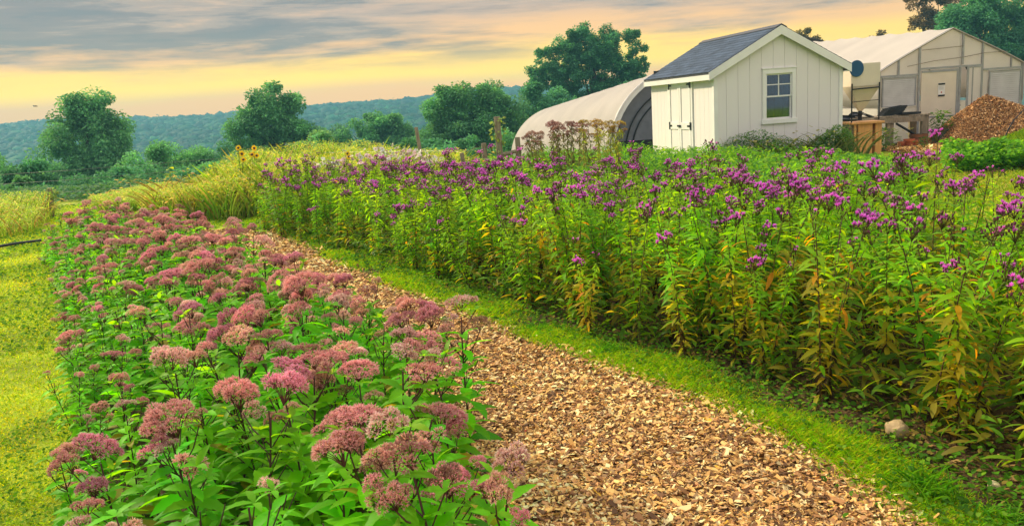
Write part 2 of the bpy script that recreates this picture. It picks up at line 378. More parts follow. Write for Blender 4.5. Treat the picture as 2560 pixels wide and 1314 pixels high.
sheet('verge_soil', wobble(PATH_R[:-1] + [(-4.2, 14.4), (-1.6, 10.5), (0.1, 7.6), (1.1, 6.1), (1.9, 5.0), (2.4, 3.9), (2.7, 2.8), (2.9, 0.6)], .02, 6), 0.003, M['soil'])
sheet('soil_bed', [(2.1, 1.0)] + [(x - 0.12, y - 0.06) for x, y in IRON[1:8]] + IRON[8:] + [(2.6, 1.0)], 0.004, M['soil'])
sheet('soil_bed', BED, 0.010, M['soil'])

# ---------------------------------------------------------------- shed
SHX, SHY, SHYAW, SHZ = 6.12, 17.95, 0.182, 0.06
def build_shed():
    t = thing('garden_shed', 'small white board-sided garden shed with dark shingle roof behind the flowers', 'shed', (SHX, SHY, SHZ), SHYAW)
    Wd, Ln, Hh, rise = 3.05, 3.76, 2.06, 0.82; hw = Wd / 2; sl = rise / hw
    top = lambda u: Hh + rise * (1 - abs(u) / hw)
    wx0, wx1, wz0, wz1 = -0.31, 0.31, 0.95, 1.93
    g = MB(); edges = list(np.linspace(-hw, hw, 12)); gap = 0.004
    for a, b in zip(edges[:-1], edges[1:]):
        a_, b_ = a + gap, b - gap
        segs = [(a_, b_)]
        cuts = sorted({a_, b_, *[c for c in (wx0, wx1, 0.0) if a_ < c < b_]})
        for c, d in zip(cuts[:-1], cuts[1:]):
            mid = (c + d) / 2
            if wx0 < mid < wx1:
                g.prism([(c, 0, -0.3), (d, 0, -0.3), (d, 0, wz0), (c, 0, wz0)], (0, 0.03, 0))
                g.prism([(c, 0, wz1), (d, 0, wz1), (d, 0, top(d)), (c, 0, top(c))], (0, 0.03, 0))
            else:
                g.prism([(c, 0, -0.3), (d, 0, -0.3), (d, 0, top(d)), (c, 0, top(c))], (0, 0.03, 0))
    # backing sheet behind the grooves
    for x0, x1, z0, z1f in ((-hw, wx0, -0.3, None), (wx1, hw, -0.3, None)):
        g.prism([(x0, 0.012, z0), (x1, 0.012, z0), (x1, 0.012, top(x1)), (x0, 0.012, top(x0))], (0, 0.03, 0))
    g.prism([(wx0, 0.012, -0.3), (wx1, 0.012, -0.3), (wx1, 0.012, wz0), (wx0, 0.012, wz0)], (0, 0.03, 0))
    g.prism([(wx0, 0.012, wz1), (wx1, 0.012, wz1), (wx1, 0.012, top(wx1)), (0, 0.012, top(0)), (wx0, 0.012, top(wx0))], (0, 0.03, 0))
    g.part('gable_wall', M['white'], t)
    s = MB(); dv0, dv1 = 1.19, 2.48
    e = [0.045] + list(np.arange(0.28, Ln, 0.235)) + [Ln]
    for a, b in zip(e[:-1], e[1:]): s.b(-hw - 0.004, -hw + 0.026, a + 0.004, b - 0.004, -0.3, Hh)
    s.b(-hw + 0.008, -hw + 0.04, 0.045, Ln, -0.3, Hh)
    s.b(hw - 0.04, hw, 0.045, Ln, -0.3, Hh); s.b(-hw + 0.04, hw - 0.04, Ln - 0.03, Ln, -0.3, Hh)
    s.part('side_wall', M['white'], t)
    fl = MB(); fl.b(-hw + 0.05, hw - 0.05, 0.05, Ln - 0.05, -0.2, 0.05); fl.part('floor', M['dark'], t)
    c = MB(); c.b(-hw - 0.024, -hw - 0.005, -0.03, 0.07, -0.3, Hh - 0.02); c.b(-hw - 0.005, -hw + 0.07, -0.02, -0.003, -0.3, Hh); c.part('corner_trim', M['trim'], t)
    c = MB(); c.b(hw - 0.07, hw + 0.02, -0.02, -0.003, -0.3, Hh); c.part('corner_trim', M['trim'], t)
    # roof: two slopes of shingle courses
    ov, oe, th = 0.10, 0.16, 0.05
    rf = MB(); g_ = np.random.default_rng(3)
    for sd_ in (-1, 1):
        ea = (hw + oe); Lr = math.hypot(ea, sl * ea); nc = 14
        P = lambda q, v, hgt: (sd_ * q * ea / Lr, v, Hh + rise + 0.07 - q * sl * ea / Lr + hgt)
        deck = [P(0, -ov, 0), P(Lr, -ov, 0), P(Lr, Ln + ov, 0), P(0, Ln + ov, 0)]
        rf.prism(deck if sd_ > 0 else deck[::-1], (0, 0, -th), (0.07, 0.075, 0.09))
        for i in range(nc):
            q0, q1 = i * Lr / nc, (i + 1) * Lr / nc + 0.012
            v = -ov - 0.01 + (i % 2) * -0.0; x = v; off = g_.uniform(0.1, 0.3)
            while x < Ln + ov:
                x1 = min(x + off, Ln + ov + 0.01); off = 0.3
                a = 0.002 * g_.random()
                cc = np.array((0.055, 0.082, 0.135)) * g_.uniform(0.75, 1.25)
                rf.prism([P(q0, x + .002, 0.004 + a), P(q1, x + .002, 0.012 + a), P(q1, x1 - .002, 0.012 + a), P(q0, x1 - .002, 0.004 + a)][::sd_], (0, 0, -0.004 * 1), cc)
                x = x1
    ro = rf.part('roof', M['shingle'], t)
    rc = MB(); 
    for sd_ in (-1, 1): rc.prism([(0, -ov - 0.012, Hh + rise + 0.096), (sd_ * 0.13, -ov - 0.012, Hh + rise + 0.098 - 0.13 * sl), (sd_ * 0.13, -ov - 0.012, Hh + rise + 0.088 - 0.13 * sl), (0, -ov - 0.012, Hh + rise + 0.086)], (0, Ln + 2 * ov + 0.024, 0), (0.1, 0.105, 0.13))
    rc.part('ridge_cap', M['shingle'], ro)
    for vv in (-ov - 0.02, Ln + ov):
        fa = MB()
        for sd_ in (-1, 1):
            q = hw + oe + 0.005
            fa.prism([(0, vv, Hh + rise + 0.062), (sd_ * q, vv, Hh + rise + 0.062 - q * sl), (sd_ * q, vv, Hh + rise + 0.062 - q * sl - 0.17), (0, vv, Hh + rise + 0.062 - 0.19)], (0, 0.02, 0))
        fa.part('fascia', M['trim'], ro)
        sf = MB()
    for sd_ in (-1, 1):
        f2 = MB(); q = hw + oe; zt = Hh + rise + 0.062 - q * sl
        f2.b(min(sd_ * q, sd_ * (q - .02)), max(sd_ * q, sd_ * (q - .02)), -ov + 0.001, Ln + ov - 0.001, zt - 0.155, zt - 0.002)
        f2.b(min(sd_ * (q - .021), sd_ * hw), max(sd_ * (q - .021), sd_ * hw), -ov + 0.002, Ln + ov - 0.002, zt - 0.152, zt - 0.137)
        f2.part('eave_board', M['trim'], ro)
    # window
    w = link('window', None, t)
    fr = MB(); tw = 0.085
    fr.b(wx0 - tw, wx1 + tw, -0.028, -0.002, wz1, wz1 + tw + 0.015); fr.b(wx0 - tw - 0.02, wx1 + tw + 0.02, -0.04, -0.002, wz1 + tw + 0.017, wz1 + tw + 0.04)
    fr.b(wx0 - tw, wx0, -0.026, -0.002, wz0, wz1); fr.b(wx1, wx1 + tw, -0.026, -0.002, wz0, wz1)
    fr.part('frame', M['trim'], w, bev=0.002)
    si = MB(); si.b(wx0 - tw - 0.03, wx1 + tw + 0.03, -0.05, -0.002, wz0 - 0.10, wz0 - 0.002); si.part('sill', M['trim'], w, bev=0.003)
    mz = (wz0 + wz1) / 2
    sa = MB(); k = 0.03
    for z0, z1, yy in ((mz - 0.012, wz1, 0.012), (wz0, mz + 0.012, 0.038)):
        sa.b(wx0, wx0 + k, yy, yy + 0.022, z0, z1); sa.b(wx1 - k, wx1, yy, yy + 0.022, z0, z1)
        sa.b(wx0 + k, wx1 - k, yy, yy + 0.022, z0, z0 + k); sa.b(wx0 + k, wx1 - k, yy, yy + 0.022, z1 - k, z1)
    sa.b(-0.011, 0.011, 0.014, 0.03, mz + 0.018, wz1 - k); sa.b(wx0 + k, -0.011, 0.014, 0.03, mz + 0.245, mz + 0.265); sa.b(0.011, wx1 - k, 0.014, 0.03, mz + 0.245, mz + 0.265)
    sa.part('sash', M['trim'], w)
    for z0, z1, yy in ((mz, wz1 - 0.01, 0.022), (wz0 + 0.01, mz, 0.049)):
        p = MB(); p.b(wx0 + 0.01, wx1 - 0.01, yy, yy + 0.003, z0, z1); p.part('pane', M['glass'], w)
    # made-up boards standing in for pale reflections in the panes
    inn = MB(); inn.b(-0.25, -0.08, 0.35, 0.37, 0.9, 2.0); inn.b(0.03, 0.16, 0.5, 0.52, 0.9, 2.1); inn.b(-0.9, 0.9, 0.9, 1.3, 0.9, 0.94); inn.b(0.24, 0.30, 0.3, 0.32, 0.9, 2.1)
    inn.part('reflection_board', M['board'], t)
    lin = MB(); lin.b(-hw + .045, -hw + .055, .06, Ln - .05, .05, Hh - .05); lin.b(hw - .055, hw - .045, .06, Ln - .05, .05, Hh - .05); lin.b(-hw + .06, hw - .06, Ln - .045, Ln - .035, .05, Hh + .2); lin.part('added_shade_lining', M['dark'], t)  # dark lining added to paint the shade behind the panes
    # double door on the left side
    d = link('door', None, t)
    pan = MB(); x0 = -hw - 0.028
    mid = (dv0 + dv1) / 2; zt = 1.90
    pan.b(x0, x0 + 0.02, dv0, mid - 0.006, 0.0, zt); pan.b(x0, x0 + 0.02, mid + 0.006, dv1, 0.0, zt)
    pan.part('panel', M['white'], d)
    rl = MB()
    for a, b in ((dv0, mid - 0.006), (mid + 0.006, dv1)):
        for z0, z1 in ((0.0, 0.14), (0.80, 0.96), (zt - 0.1, zt)): rl.b(x0 - 0.02, x0 - 0.001, a, b, z0, z1)
        for z0, z1 in ((0.14, 0.80), (0.96, zt - 0.1)):
            rl.b(x0 - 0.02, x0 - 0.001, a, a + 0.09, z0, z1); rl.b(x0 - 0.02, x0 - 0.001, b - 0.09, b, z0, z1)
    rl.part('rail', M['trim'], d, bev=0.002)
    cs = MB(); cs.b(x0 - 0.01, x0 + 0.02, dv0 - 0.09, dv0 - 0.004, 0, zt + 0.03); cs.b(x0 - 0.01, x0 + 0.02, dv1 + 0.004, dv1 + 0.09, 0, zt + 0.03); cs.b(x0 - 0.01, x0 + 0.02, dv0 - 0.09, dv1 + 0.09, zt + 0.031, zt + 0.1)
    cs.part('casing', M['trim'], d)
    for vv in (dv0 + 0.02, dv1 - 0.02):
        for zz in (0.88, zt - 0.06):
            h = MB(); sg = 1 if vv < 2 else -1
            h.b(x0 - 0.028, x0 - 0.021, vv - 0.05, vv + 0.02, zz - 0.09, zz + 0.09); h.b(x0 - 0.03, x0 - 0.022, min(vv, vv + sg * 0.16), max(vv, vv + sg * 0.16), zz - 0.02, zz + 0.02); h.part('hinge', M['black'], d)
    h = MB(); h.b(x0 - 0.05, x0 - 0.02, mid - 0.09, mid + 0.09, 0.86, 0.90); h.part('latch', M['black'], d)
build_shed()

# ---------------------------------------------------------------- front greenhouse
def build_greenhouse():
    X0, Y0, Z0 = 12.15, 22.0, 0.0; hw, eh, ap, Ln = 1.95, 1.94, 2.96, 12.0
    t = thing('greenhouse', 'greenhouse with white film roof, framed end wall, louvres and door behind the chip heap', 'greenhouse', (X0, Y0, Z0))
    # roof film with ripples over the hoops
    prof = [(-hw, 0.95), (-hw - .01, 1.5), (-hw, eh)] + [(-hw + hw * s, eh + (ap - eh) * (s ** 0.94)) for s in np.linspace(0.08, 0.93, 9)] + [(-0.05, ap - 0.015), (0, ap), (0.05, ap - 0.015)]
    prof += [(-a, b) for a, b in prof[:12][::-1]]
    prof = np.array(prof); ny = 73; ys = np.linspace(-0.06, Ln, ny)
    P = np.zeros((ny, len(prof), 3)); P[:, :, 0] = prof[None, :, 0]; P[:, :, 2] = prof[None, :, 1]; P[:, :, 1] = ys[:, None]
    P[:, :, 2] += (ys * 0.042)[:, None] - 0.05 * np.abs(np.sin(ys * np.pi / 1.2))[:, None] * (0.5 + 0.5 * np.sin(prof[None, :, 0] * 3 + 1)) + 0.01 * np.sin(ys * 2.1)[:, None]
    n2 = len(prof); i, j = np.meshgrid(np.arange(ny - 1), np.arange(n2 - 1), indexing='ij'); q = (i * n2 + j).ravel()
    me = np_mesh('film', P.reshape(-1, 3), [np.stack([q, q + 1, q + n2 + 1, q + n2], 1)], None, M['film'], True)
    o = link('roof_film', me, t); sm = o.modifiers.new('thick', 'SOLIDIFY'); sm.thickness = 0.006
    # side curtain below the film
    for sx in (-1, 1):
        s = MB(); s.b(sx * hw - 0.01, sx * hw + 0.01, 0.05, Ln, -0.8, 0.95); s.part('side_curtain', M['film2'], t)
    top = lambda x: eh + (ap - eh) * ((1 - abs(x) / hw) ** 0.94) - 0.03
    # end wall film in bays (door opening left empty between x .28 and .78)
    dz = 1.93
    for a, b, z0, z1 in ((-1.93, -1.86, 0, 1.78), (-1.86, -0.93, 0, 0.95), (-0.93, -0.84, 0, 1.78), (-1.93, -0.84, 1.78, None), (-0.84, 0.23, dz, None), (0.23, 0.82, dz, None), (0.86, 1.02, 0, dz), (1.02, 1.91, 0, 0.82), (0.82, 1.93, 1.80, None)):
        if a >= 0.86 and z1 == dz: z1 = 1.8
        p = MB()
        if z1 is None:
            xs = sorted({a, b, *[c for c in (0.0, -1.5, -1.2, 1.2, 1.5, -0.5, 0.5) if a < c < b]})
            poly = [(a, 0.02, z0), (b, 0.02, z0)] + [(x, 0.02, max(top(x), z0 + 0.005)) for x in xs[::-1]]
        else: poly = [(a, 0.02, z0), (b, 0.02, z0), (b, 0.02, z1), (a, 0.02, z1)]
        p.prism(poly, (0, 0.012, 0)); p.part('end_panel', M['film2'], t)
    fr = MB()
    def post(x, z0, z1, w=0.05): fr.b(x - w / 2, x + w / 2, -0.02, 0.018, z0, z1)
    for x, w in ((-1.93, .05), (-0.86, .055), (0.84, .045), (1.93, .05)): post(x, 0, top(x) if abs(x) < 1.9 else eh, w)
    post(0.245, 0, dz, .05); post(0.30, dz + .05, top(0.3), .05); post(-1.42, 1.80, top(-1.42), .045); post(1.62, 1.82, top(1.62), .03)
    for a, b, z in ((-1.9, -0.89, 1.79), (-0.83, 0.215, dz), (0.22, 0.815, dz + 0.002), (0.87, 1.9, 1.81)): fr.b(a, b, -0.021, 0.017, z - 0.025, z + 0.025)
    for sx in (-1, 1):
        pts = [(sx * x, 0, top(x) + 0.01) for x in np.linspace(hw - .01, 0.0, 10)]
        fr.tube(pts, 0.026, 6)
    fr.part('end_frame', M['galv'], t)
    wr = MB(); wr.tube([(-1.2, -0.03, 2.02), (-0.5, -0.03, 2.12), (0.3, -0.03, 2.17), (0.9, -0.03, 2.25), (1.5, -0.03, 2.24)], 0.008, 4); wr.tube([(-0.82, -0.03, 2.42), (0.3, -0.03, 2.46)], 0.008, 4); wr.part('cable', M['board'], t)
    # closed door leaf with the notice
    d = link('door', None, t); dp = MB(); dp.b(-0.80, 0.21, -0.012, 0.012, 0.10, 1.88); dp.part('panel', M['cone'], d)
    dr = MB(); dr.b(-0.80, 0.21, -0.022, -0.013, 0.62, 0.66); dr.b(-0.80, 0.21, -0.022, -0.013, 1.82, 1.88); dr.b(0.15, 0.21, -0.022, -0.013, 0.10, 1.82); dr.part('rail', M['galv'], d)
    nz = MB(); nz.b(-0.34, -0.16, -0.020, -0.016, 1.18, 1.53); nt_ = nz.part('notice', M['paper'], d)
    for z in (1.50, 1.195):
        bb = MB(); bb.b(-0.34, -0.16, -0.026, -0.021, z - 0.022, z + 0.022); bb.part('black_bar', M['black'], d)
    for i in range(5):
        bb = MB(); bb.b(-0.32, -0.18 - 0.02 * (i % 2), -0.023, -0.0205, 1.44 - i * 0.022, 1.449 - i * 0.022); bb.part('text_line', M['louvre'], d)
    bb = MB(); bb.b(-0.265, -0.235, -0.023, -0.0205, 1.26, 1.30); bb.part('red_mark', M['red'], d)
    # open leaf on the right
    d2 = link('door', None, t); dp = MB(); dp.b(0.47, 0.80, -0.03, -0.012, 0.10, 1.90); dp.part('panel', M['film2'], d2)
    dr = MB()
    for a, b, z0, z1 in ((0.42, 0.47, 0.05, 1.92), (0.56, 0.59, 0.1, 1.88), (0.47, 0.8, 1.88, 1.92), (0.47, 0.8, 0.60, 0.64), (0.80, 0.815, 0.05, 1.92)): dr.b(a, b, -0.04, -0.031 + 0.02 * (a < .47 or a > .79), z0, z1)
    dr.part('rail', M['galv'], d2)
    for a, b, z0, z1, nsl in ((-1.86, -0.94, 0.97, 1.76, 16), (1.03, 1.90, 0.84, 1.77, 17)):
        lv = link('louvre_panel', None, t); f = MB()
        f.b(a, a + .03, -0.03, 0.015, z0, z1); f.b(b - .03, b, -0.03, 0.015, z0, z1); f.b(a + .03, b - .03, -0.03, 0.015, z0, z0 + .03); f.b(a + .03, b - .03, -0.03, 0.015, z1 - .03, z1); f.part('frame', M['galv'], lv)
        s = MB()
        for k in range(nsl): s.box(((a + b) / 2, -0.008, z0 + .05 + (z1 - z0 - .08) * k / (nsl - 1)), (b - a - .062, 0.005, (z1 - z0) / nsl * 1.15), rx=-0.32)
        s.part('slat', M['louvre'], lv)
    # hoops seen through the opening
    for k, yy in enumerate((1.6, 3.6, 6.0)):
        h = MB(); h.tube([(hw * math.sin(a) * 0.97, yy, -0.1 + 2.9 * math.cos(a) * 0.97) for a in np.linspace(-1.45, 1.45, 22)], 0.022, 6); h.part('hoop', M['black'] if k == 0 else M['galv'], t)
    bk = MB(); bk.b(-1.9, 1.9, Ln - 0.02, Ln, -1.2, 3.2); bk.part('rear_wall', M['film2'], t)
    # bench frame standing inside the doorway
    bt = thing('potting_rack', 'dark green metal rack standing inside the open greenhouse doorway', 'rack', (X0 + 0.32, Y0 + 0.7, 0)); f = MB()
    f.b(-0.12, 0.34, -0.05, 0.3, 0.86, 0.90); f.part('shelf', M['black'], bt)
    for x in (-0.1, 0.32): f = MB(); f.tube([(x, 0, 0), (x, 0, 0.86)], 0.014); f.part('leg', M['black'], bt)
    f = MB(); f.b(0.0, 0.32, 0.02, 0.04, 0.15, 0.5); f.part('back_panel', mat('green_panel', (0.02, 0.14, 0.09), 0.5, nscale=6), bt)
build_greenhouse()

# ---------------------------------------------------------------- long tunnel behind the shed
def tunnel(name, label, near, far, rad_n, rad_f, hf, filmmat, endmat=None, hoops=True, squash=1.0):
    near = np.array(near, float); far = np.array(far, float)
    t = thing(name, label, 'tunnel', tuple(near)); ax = far - near
    u = np.array([ax[1], -ax[0], 0]); u /= np.linalg.norm(u)
    n = 40; k = 33; V = []
    for i in range(n + 1):
        s = i / n; r = rad_n + (rad_f - rad_n) * s; c = ax * s; 
        rip = -0.035 * abs(math.sin(s * n * 0.5 * math.pi / 2))
        for th in np.linspace(0, math.pi, k):
            ct, st = math.cos(th), math.sin(th) ** 0.9
            V.append(c + u * (-ct * r) + np.array([0, 0, (st * (hf + rip * st) * r)]))
    V = np.array(V); i, j = np.meshgrid(np.arange(n), np.arange(k - 1), indexing='ij'); q = (i * k + j).ravel()
    me = np_mesh('film', V, [np.stack([q, q + 1, q + k + 1, q + k], 1)], None, filmmat, True); o = link('film_cover', me, t); sm = o.modifiers.new('t', 'SOLIDIFY'); sm.thickness = 0.01
    def arch(s, rr): return [ax * s + u * (-math.cos(th) * (rad_n + (rad_f - rad_n) * s) * rr) + np.array([0, 0, math.sin(th) ** 0.9 * hf * (rad_n + (rad_f - rad_n) * s) * rr]) for th in np.linspace(0, math.pi, 31)]
    if endmat:
        e = MB(); yv = ax / np.linalg.norm(ax)
        e.prism([p + yv * 0.25 for p in arch(0, 0.985)][::-1], tuple(yv * 0.02)); e.part('end_netting', endmat, t)
        b = MB(); b.prism([p + yv * 0.04 for p in arch(0, 1.012)] + [p + yv * 0.04 for p in arch(0, 0.95)][::-1], tuple(yv * 0.03)); b.part('end_strip', M['trim'], t)
        for rr, yo in ((0.80, 0.2), (0.72, 0.22)):
            h = MB(); h.tube([p - u * 0.0 + yv * yo for p in arch(0, rr)], 0.025, 6); h.part('hoop', M['black'], t)
        w = MB(); w.prism([u * -2.5 + yv * 0.2 + np.array([0, 0, 0.02]), u * 2.5 + yv * 0.2 + np.array([0, 0, 0.02]), u * 2.5 + yv * 0.2 + np.array([0, 0, 0.55]), u * -2.5 + yv * 0.2 + np.array([0, 0, 0.55])], tuple(yv * 0.02)); w.part('base_skirt', M['black'], t)
    return t, u, ax
tn, tu, tax = tunnel('hoop_tunnel', 'long white film hoop tunnel with grey netted end, left of the shed', (6.1, 26.0, -0.2), (3.1, 43.0, -1.3), 2.8, 2.85, 1.0, M['film'], M['net'])
# the vent flap cut in the film near the netted end
fl = MB(); p0 = -tu * 2.62 + np.array([0, 0, 1.0]); yv = tax / np.linalg.norm(tax)
fl.prism([p0 + yv * 0.5, p0 + yv * 3.2, p0 + yv * 3.0 + tu * .1 + np.array([0, 0, .16]), p0 + yv * 0.55 + tu * .1 + np.array([0, 0, .16])], tuple(-tu * 0.03)); fl.part('vent_flap', M['board'], tn)
tunnel('shade_tunnel', 'dark shade-cloth hoop tunnel showing its top behind the greenhouse roof', (13.0, 35.5, -0.9), (13.4, 46.0, -1.5), 3.3, 3.3, 1.42, M['net'])

# ---------------------------------------------------------------- props near the greenhouse
def build_props():
    # hopper on two posts
    t = thing('seed_hopper', 'pale hopper with square top, pointed cone and dark blue disc, held in a metal stand', 'hopper', (8.5, 19.0, 0))
    a, b = -0.34, 0.35
    body = MB(); body.b(a, b, 0.0, 0.5, 1.58, 2.12); body.part('box', M['cone'], t, bev=0.02)
    c = MB(); V = [(a, 0, 1.578), (b, 0, 1.578), (b, .5, 1.578), (a, .5, 1.578), (-.04, .22, 1.02), (.05, .22, 1.02), (.05, .3, 1.02), (-.04, .3, 1.02)]
    c.add(V, [(0, 1, 5, 4), (1, 2, 6, 5), (2, 3, 7, 6), (3, 0, 4, 7), (4, 5, 6, 7), (3, 2, 1, 0)]); c.part('cone', M['cone'], t)
    d = MB(); th = np.linspace(0, 2 * math.pi, 28, endpoint=False)
    d.prism([(-0.22 + 0.165 * math.cos(x), -0.03, 2.0 + 0.19 * math.sin(x)) for x in th], (0, 0.028, 0)); d.part('disc', M['blue'], t, bev=0.006)
    st = link('stand', None, t)
    for x, z0 in ((-0.33, 0.76), (0.31, 0.80)):
        f = MB(); f.tube([(x, -0.04, z0), (x, -0.04, 1.66)], 0.016); f.part('post', M['black'], st)
    for z, r in ((1.53, 0.018), (1.24, 0.009)):
        f = MB(); f.tube([(-0.33, -0.05, z), (0.31, -0.05, z + 0.02)], r); f.part('crossbar', M['black'], st)
    f = MB(); f.lathe([(0.0, .80), (0.05, .80), (0.045, .9), (0.06, .96), (0.04, 1.02), (0, 1.02)], 14, (0, .26, 0)); f.part('outlet', M['black'], t)
    # plywood stand
    t = thing('plywood_stand', 'orange plywood stand below the pale hopper beside the shed', 'stand', (8.56, 19.0, 0))
    f = MB(); f.b(-0.40, 0.38, -0.08, 0.6, 0.72, 0.77); f.part('top', M['ply'], t, bev=0.008)
    for x0, x1 in ((-0.30, -0.25), (-0.21, 0.13), (0.20, 0.35)): f = MB(); f.b(x0, x1, 0.0, 0.04 if x0 < -.22 else 0.5, -0.02, 0.72); f.part('side', M['ply'], t, bev=0.006)
    f = MB(); f.b(-0.34, -0.24, 0.06, 0.5, 0.0, 0.72); f.part('back_post', M['board'], t)
    # weathered table
    t = thing('potting_table', 'long weathered wooden potting table loaded with black trays', 'table', (10.1, 20.5, 0))
    f = MB()
    for k in range(4): f.b(-1.25, 0.78, 0.02 + k * .2, 0.20 + k * .2, 0.76 + .001 * k, 0.80 + .001 * k)
    o = f.part('tabletop', M['board'], t, bev=0.005)
    f = MB(); f.b(-1.22, 0.60, 0.0, 0.03, 0.62, 0.755); f.part('apron', M['board'], t)
    for x, y in ((0.64, 0.05), (0.64, 0.65), (-0.25, 0.05), (-1.15, 0.6)): f = MB(); f.b(x - 0.09, x + 0.09, y, y + 0.09, -0.05, 0.755); f.part('leg', M['board'], t, bev=0.006)
    f = MB(); f.tube([(-0.12, 0.02, 0.6), (0.52, 0.02, 0.2)], 0.03, 4); f.part('brace', M['black'], t)
    # trays and pots on it
    def tray(x, y, z, lab, rx=0, rz=0, ry=0, w=0.52):
        o = thing('seed_tray', lab, 'tray', (x, y, z), rz, 'black trays on the potting table'); o.rotation_euler = (rx, ry, rz)
        m_ = MB(); m_.b(-w / 2, w / 2, -.14, .14, 0, 0.008); m_.b(-w / 2, -w / 2 + .012, -.14, .14, .008, .05); m_.b(w / 2 - .012, w / 2, -.14, .14, .008, .05); m_.b(-w / 2 + .012, w / 2 - .012, -.14, -.128, .008, .05); m_.b(-w / 2 + .012, w / 2 - .012, .128, .14, .008, .05); m_.part('rim', M['rubber'], o)
    labs = ['lowest', 'second', 'third', 'fourth', 'topmost']
    for k in range(5): tray(9.93 + .03 * k, 20.75, 0.81 + k * .038, f'{labs[k]} black seed tray of the leaning stack on the potting table', 0, .05 * k, -0.12)
    tray(9.35, 20.7, 0.81, 'black seed tray tipped towards the hopper end of the potting table', .3, .4, .3)
    tray(9.1, 20.85, 0.86, 'black seed tray lying crosswise behind the hopper stand', .1, 1.0, -.1)
    tray(10.35, 20.65, 0.81, 'single black seed tray lying flat right of the tray stack', 0, 0.1)
    tray(8.75, 20.6, 0.79, 'black seed tray leaning at the far left of the table', .4, .2, .1)
    # bucket and tub
    t = thing('plant_tub', 'grey green oval tub holding a bushy plant by the table', 'tub', (11.12, 20.5, 0))
    f = MB(); f.lathe([(0, .0), (.19, 0), (.24, .36), (.255, .36), (.255, .39), (.225, .39), (.22, .3), (0, .3)], 20); f.part('pot', M['greentub'], t)
    a = Acc(); T, F = leaf_shape(.11, .045, 4, .5, .2); n = 170; z = rng.uniform(.35, .85, n); r = rng.uniform(0, .24, n) * (1.15 - np.abs(z - .55)); th = rng.uniform(0, 6.28, n)
    V, Fa, C = stamp(T, F, np.stack([r * np.cos(th), r * np.sin(th), z], 1), rot_zyx(th + rng.normal(0, .6, n), rng.uniform(-.3, 1, n), rng.normal(0, .3, n)), rng.uniform(.7, 1.3, n), hsvj((.07, .17, .03), n)); a.add(V, Fa, C)
    link('foliage', a.mesh('foliage', M['leaf']), t)
    for x, y, s, lab in ((9.98, 20.2, 1.0, 'small terracotta pot left end of the row under the table'), (10.14, 20.15, 1.35, 'terracotta pot with the tallest rim under the table'), (10.32, 20.2, 1.1, 'terracotta pot at the right under the table next to the brown crate')):
        o = thing('terracotta_pot', lab, 'pot', (x, y, 0.0), rng.uniform(0, 3), 'terracotta pots under the table', s)
        f = MB(); f.lathe([(0, 0), (.06, 0), (.085, .12), (.1, .12), (.1, .16), (.085, .16), (.075, .05), (0, .05)], 16); f.part('body', M['terra'], o)
    t = thing('brown_crate', 'brown wooden crate of blocks under the weathered table', 'crate', (10.55, 20.5, 0)); f = MB()
    for z in (.02, .12, .22):
        f.b(-.17, .17, -.15, -.13, z, z + .08); f.b(-.17, .17, .13, .15, z, z + .08); f.b(-.17, -.15, -.13, .13, z, z + .08); f.b(.15, .17, -.13, .13, z, z + .08)
    f.part('slats', M['brown'], t)
    f = MB()
    for x in (-.14, .14): f.b(x - .012, x + .012, -.128, .128, 0, .31)
    f.part('corner', M['brown'], t)
    # shrubby greenery under the table
    for x, y, s, lab in ((9.45, 20.0, 1.0, 'dark green weed growing under the potting table'), (9.0, 19.5, .8, 'leafy weed growing against the plywood stand'), (10.0, 19.2, .55, 'low weed in front of the terracotta pots')):
        o = thing('weed_plant', lab, 'weed', (x, y, 0), rng.uniform(0, 6), None, s)
        a = Acc(); n = 130; z = rng.uniform(.02, .6, n); r = rng.uniform(0, .32, n); th = rng.uniform(0, 6.28, n)
        V, Fa, C = stamp(T, F, np.stack([r * np.cos(th), r * np.sin(th), z * (1 - r)], 1), rot_zyx(th, rng.uniform(-.2, 1, n), rng.normal(0, .3, n)), rng.uniform(.7, 1.4, n), hsvj((.05, .12, .03), n)); a.add(V, Fa, C)
        link('foliage', a.mesh('foliage', M['leaf']), o)
build_props()

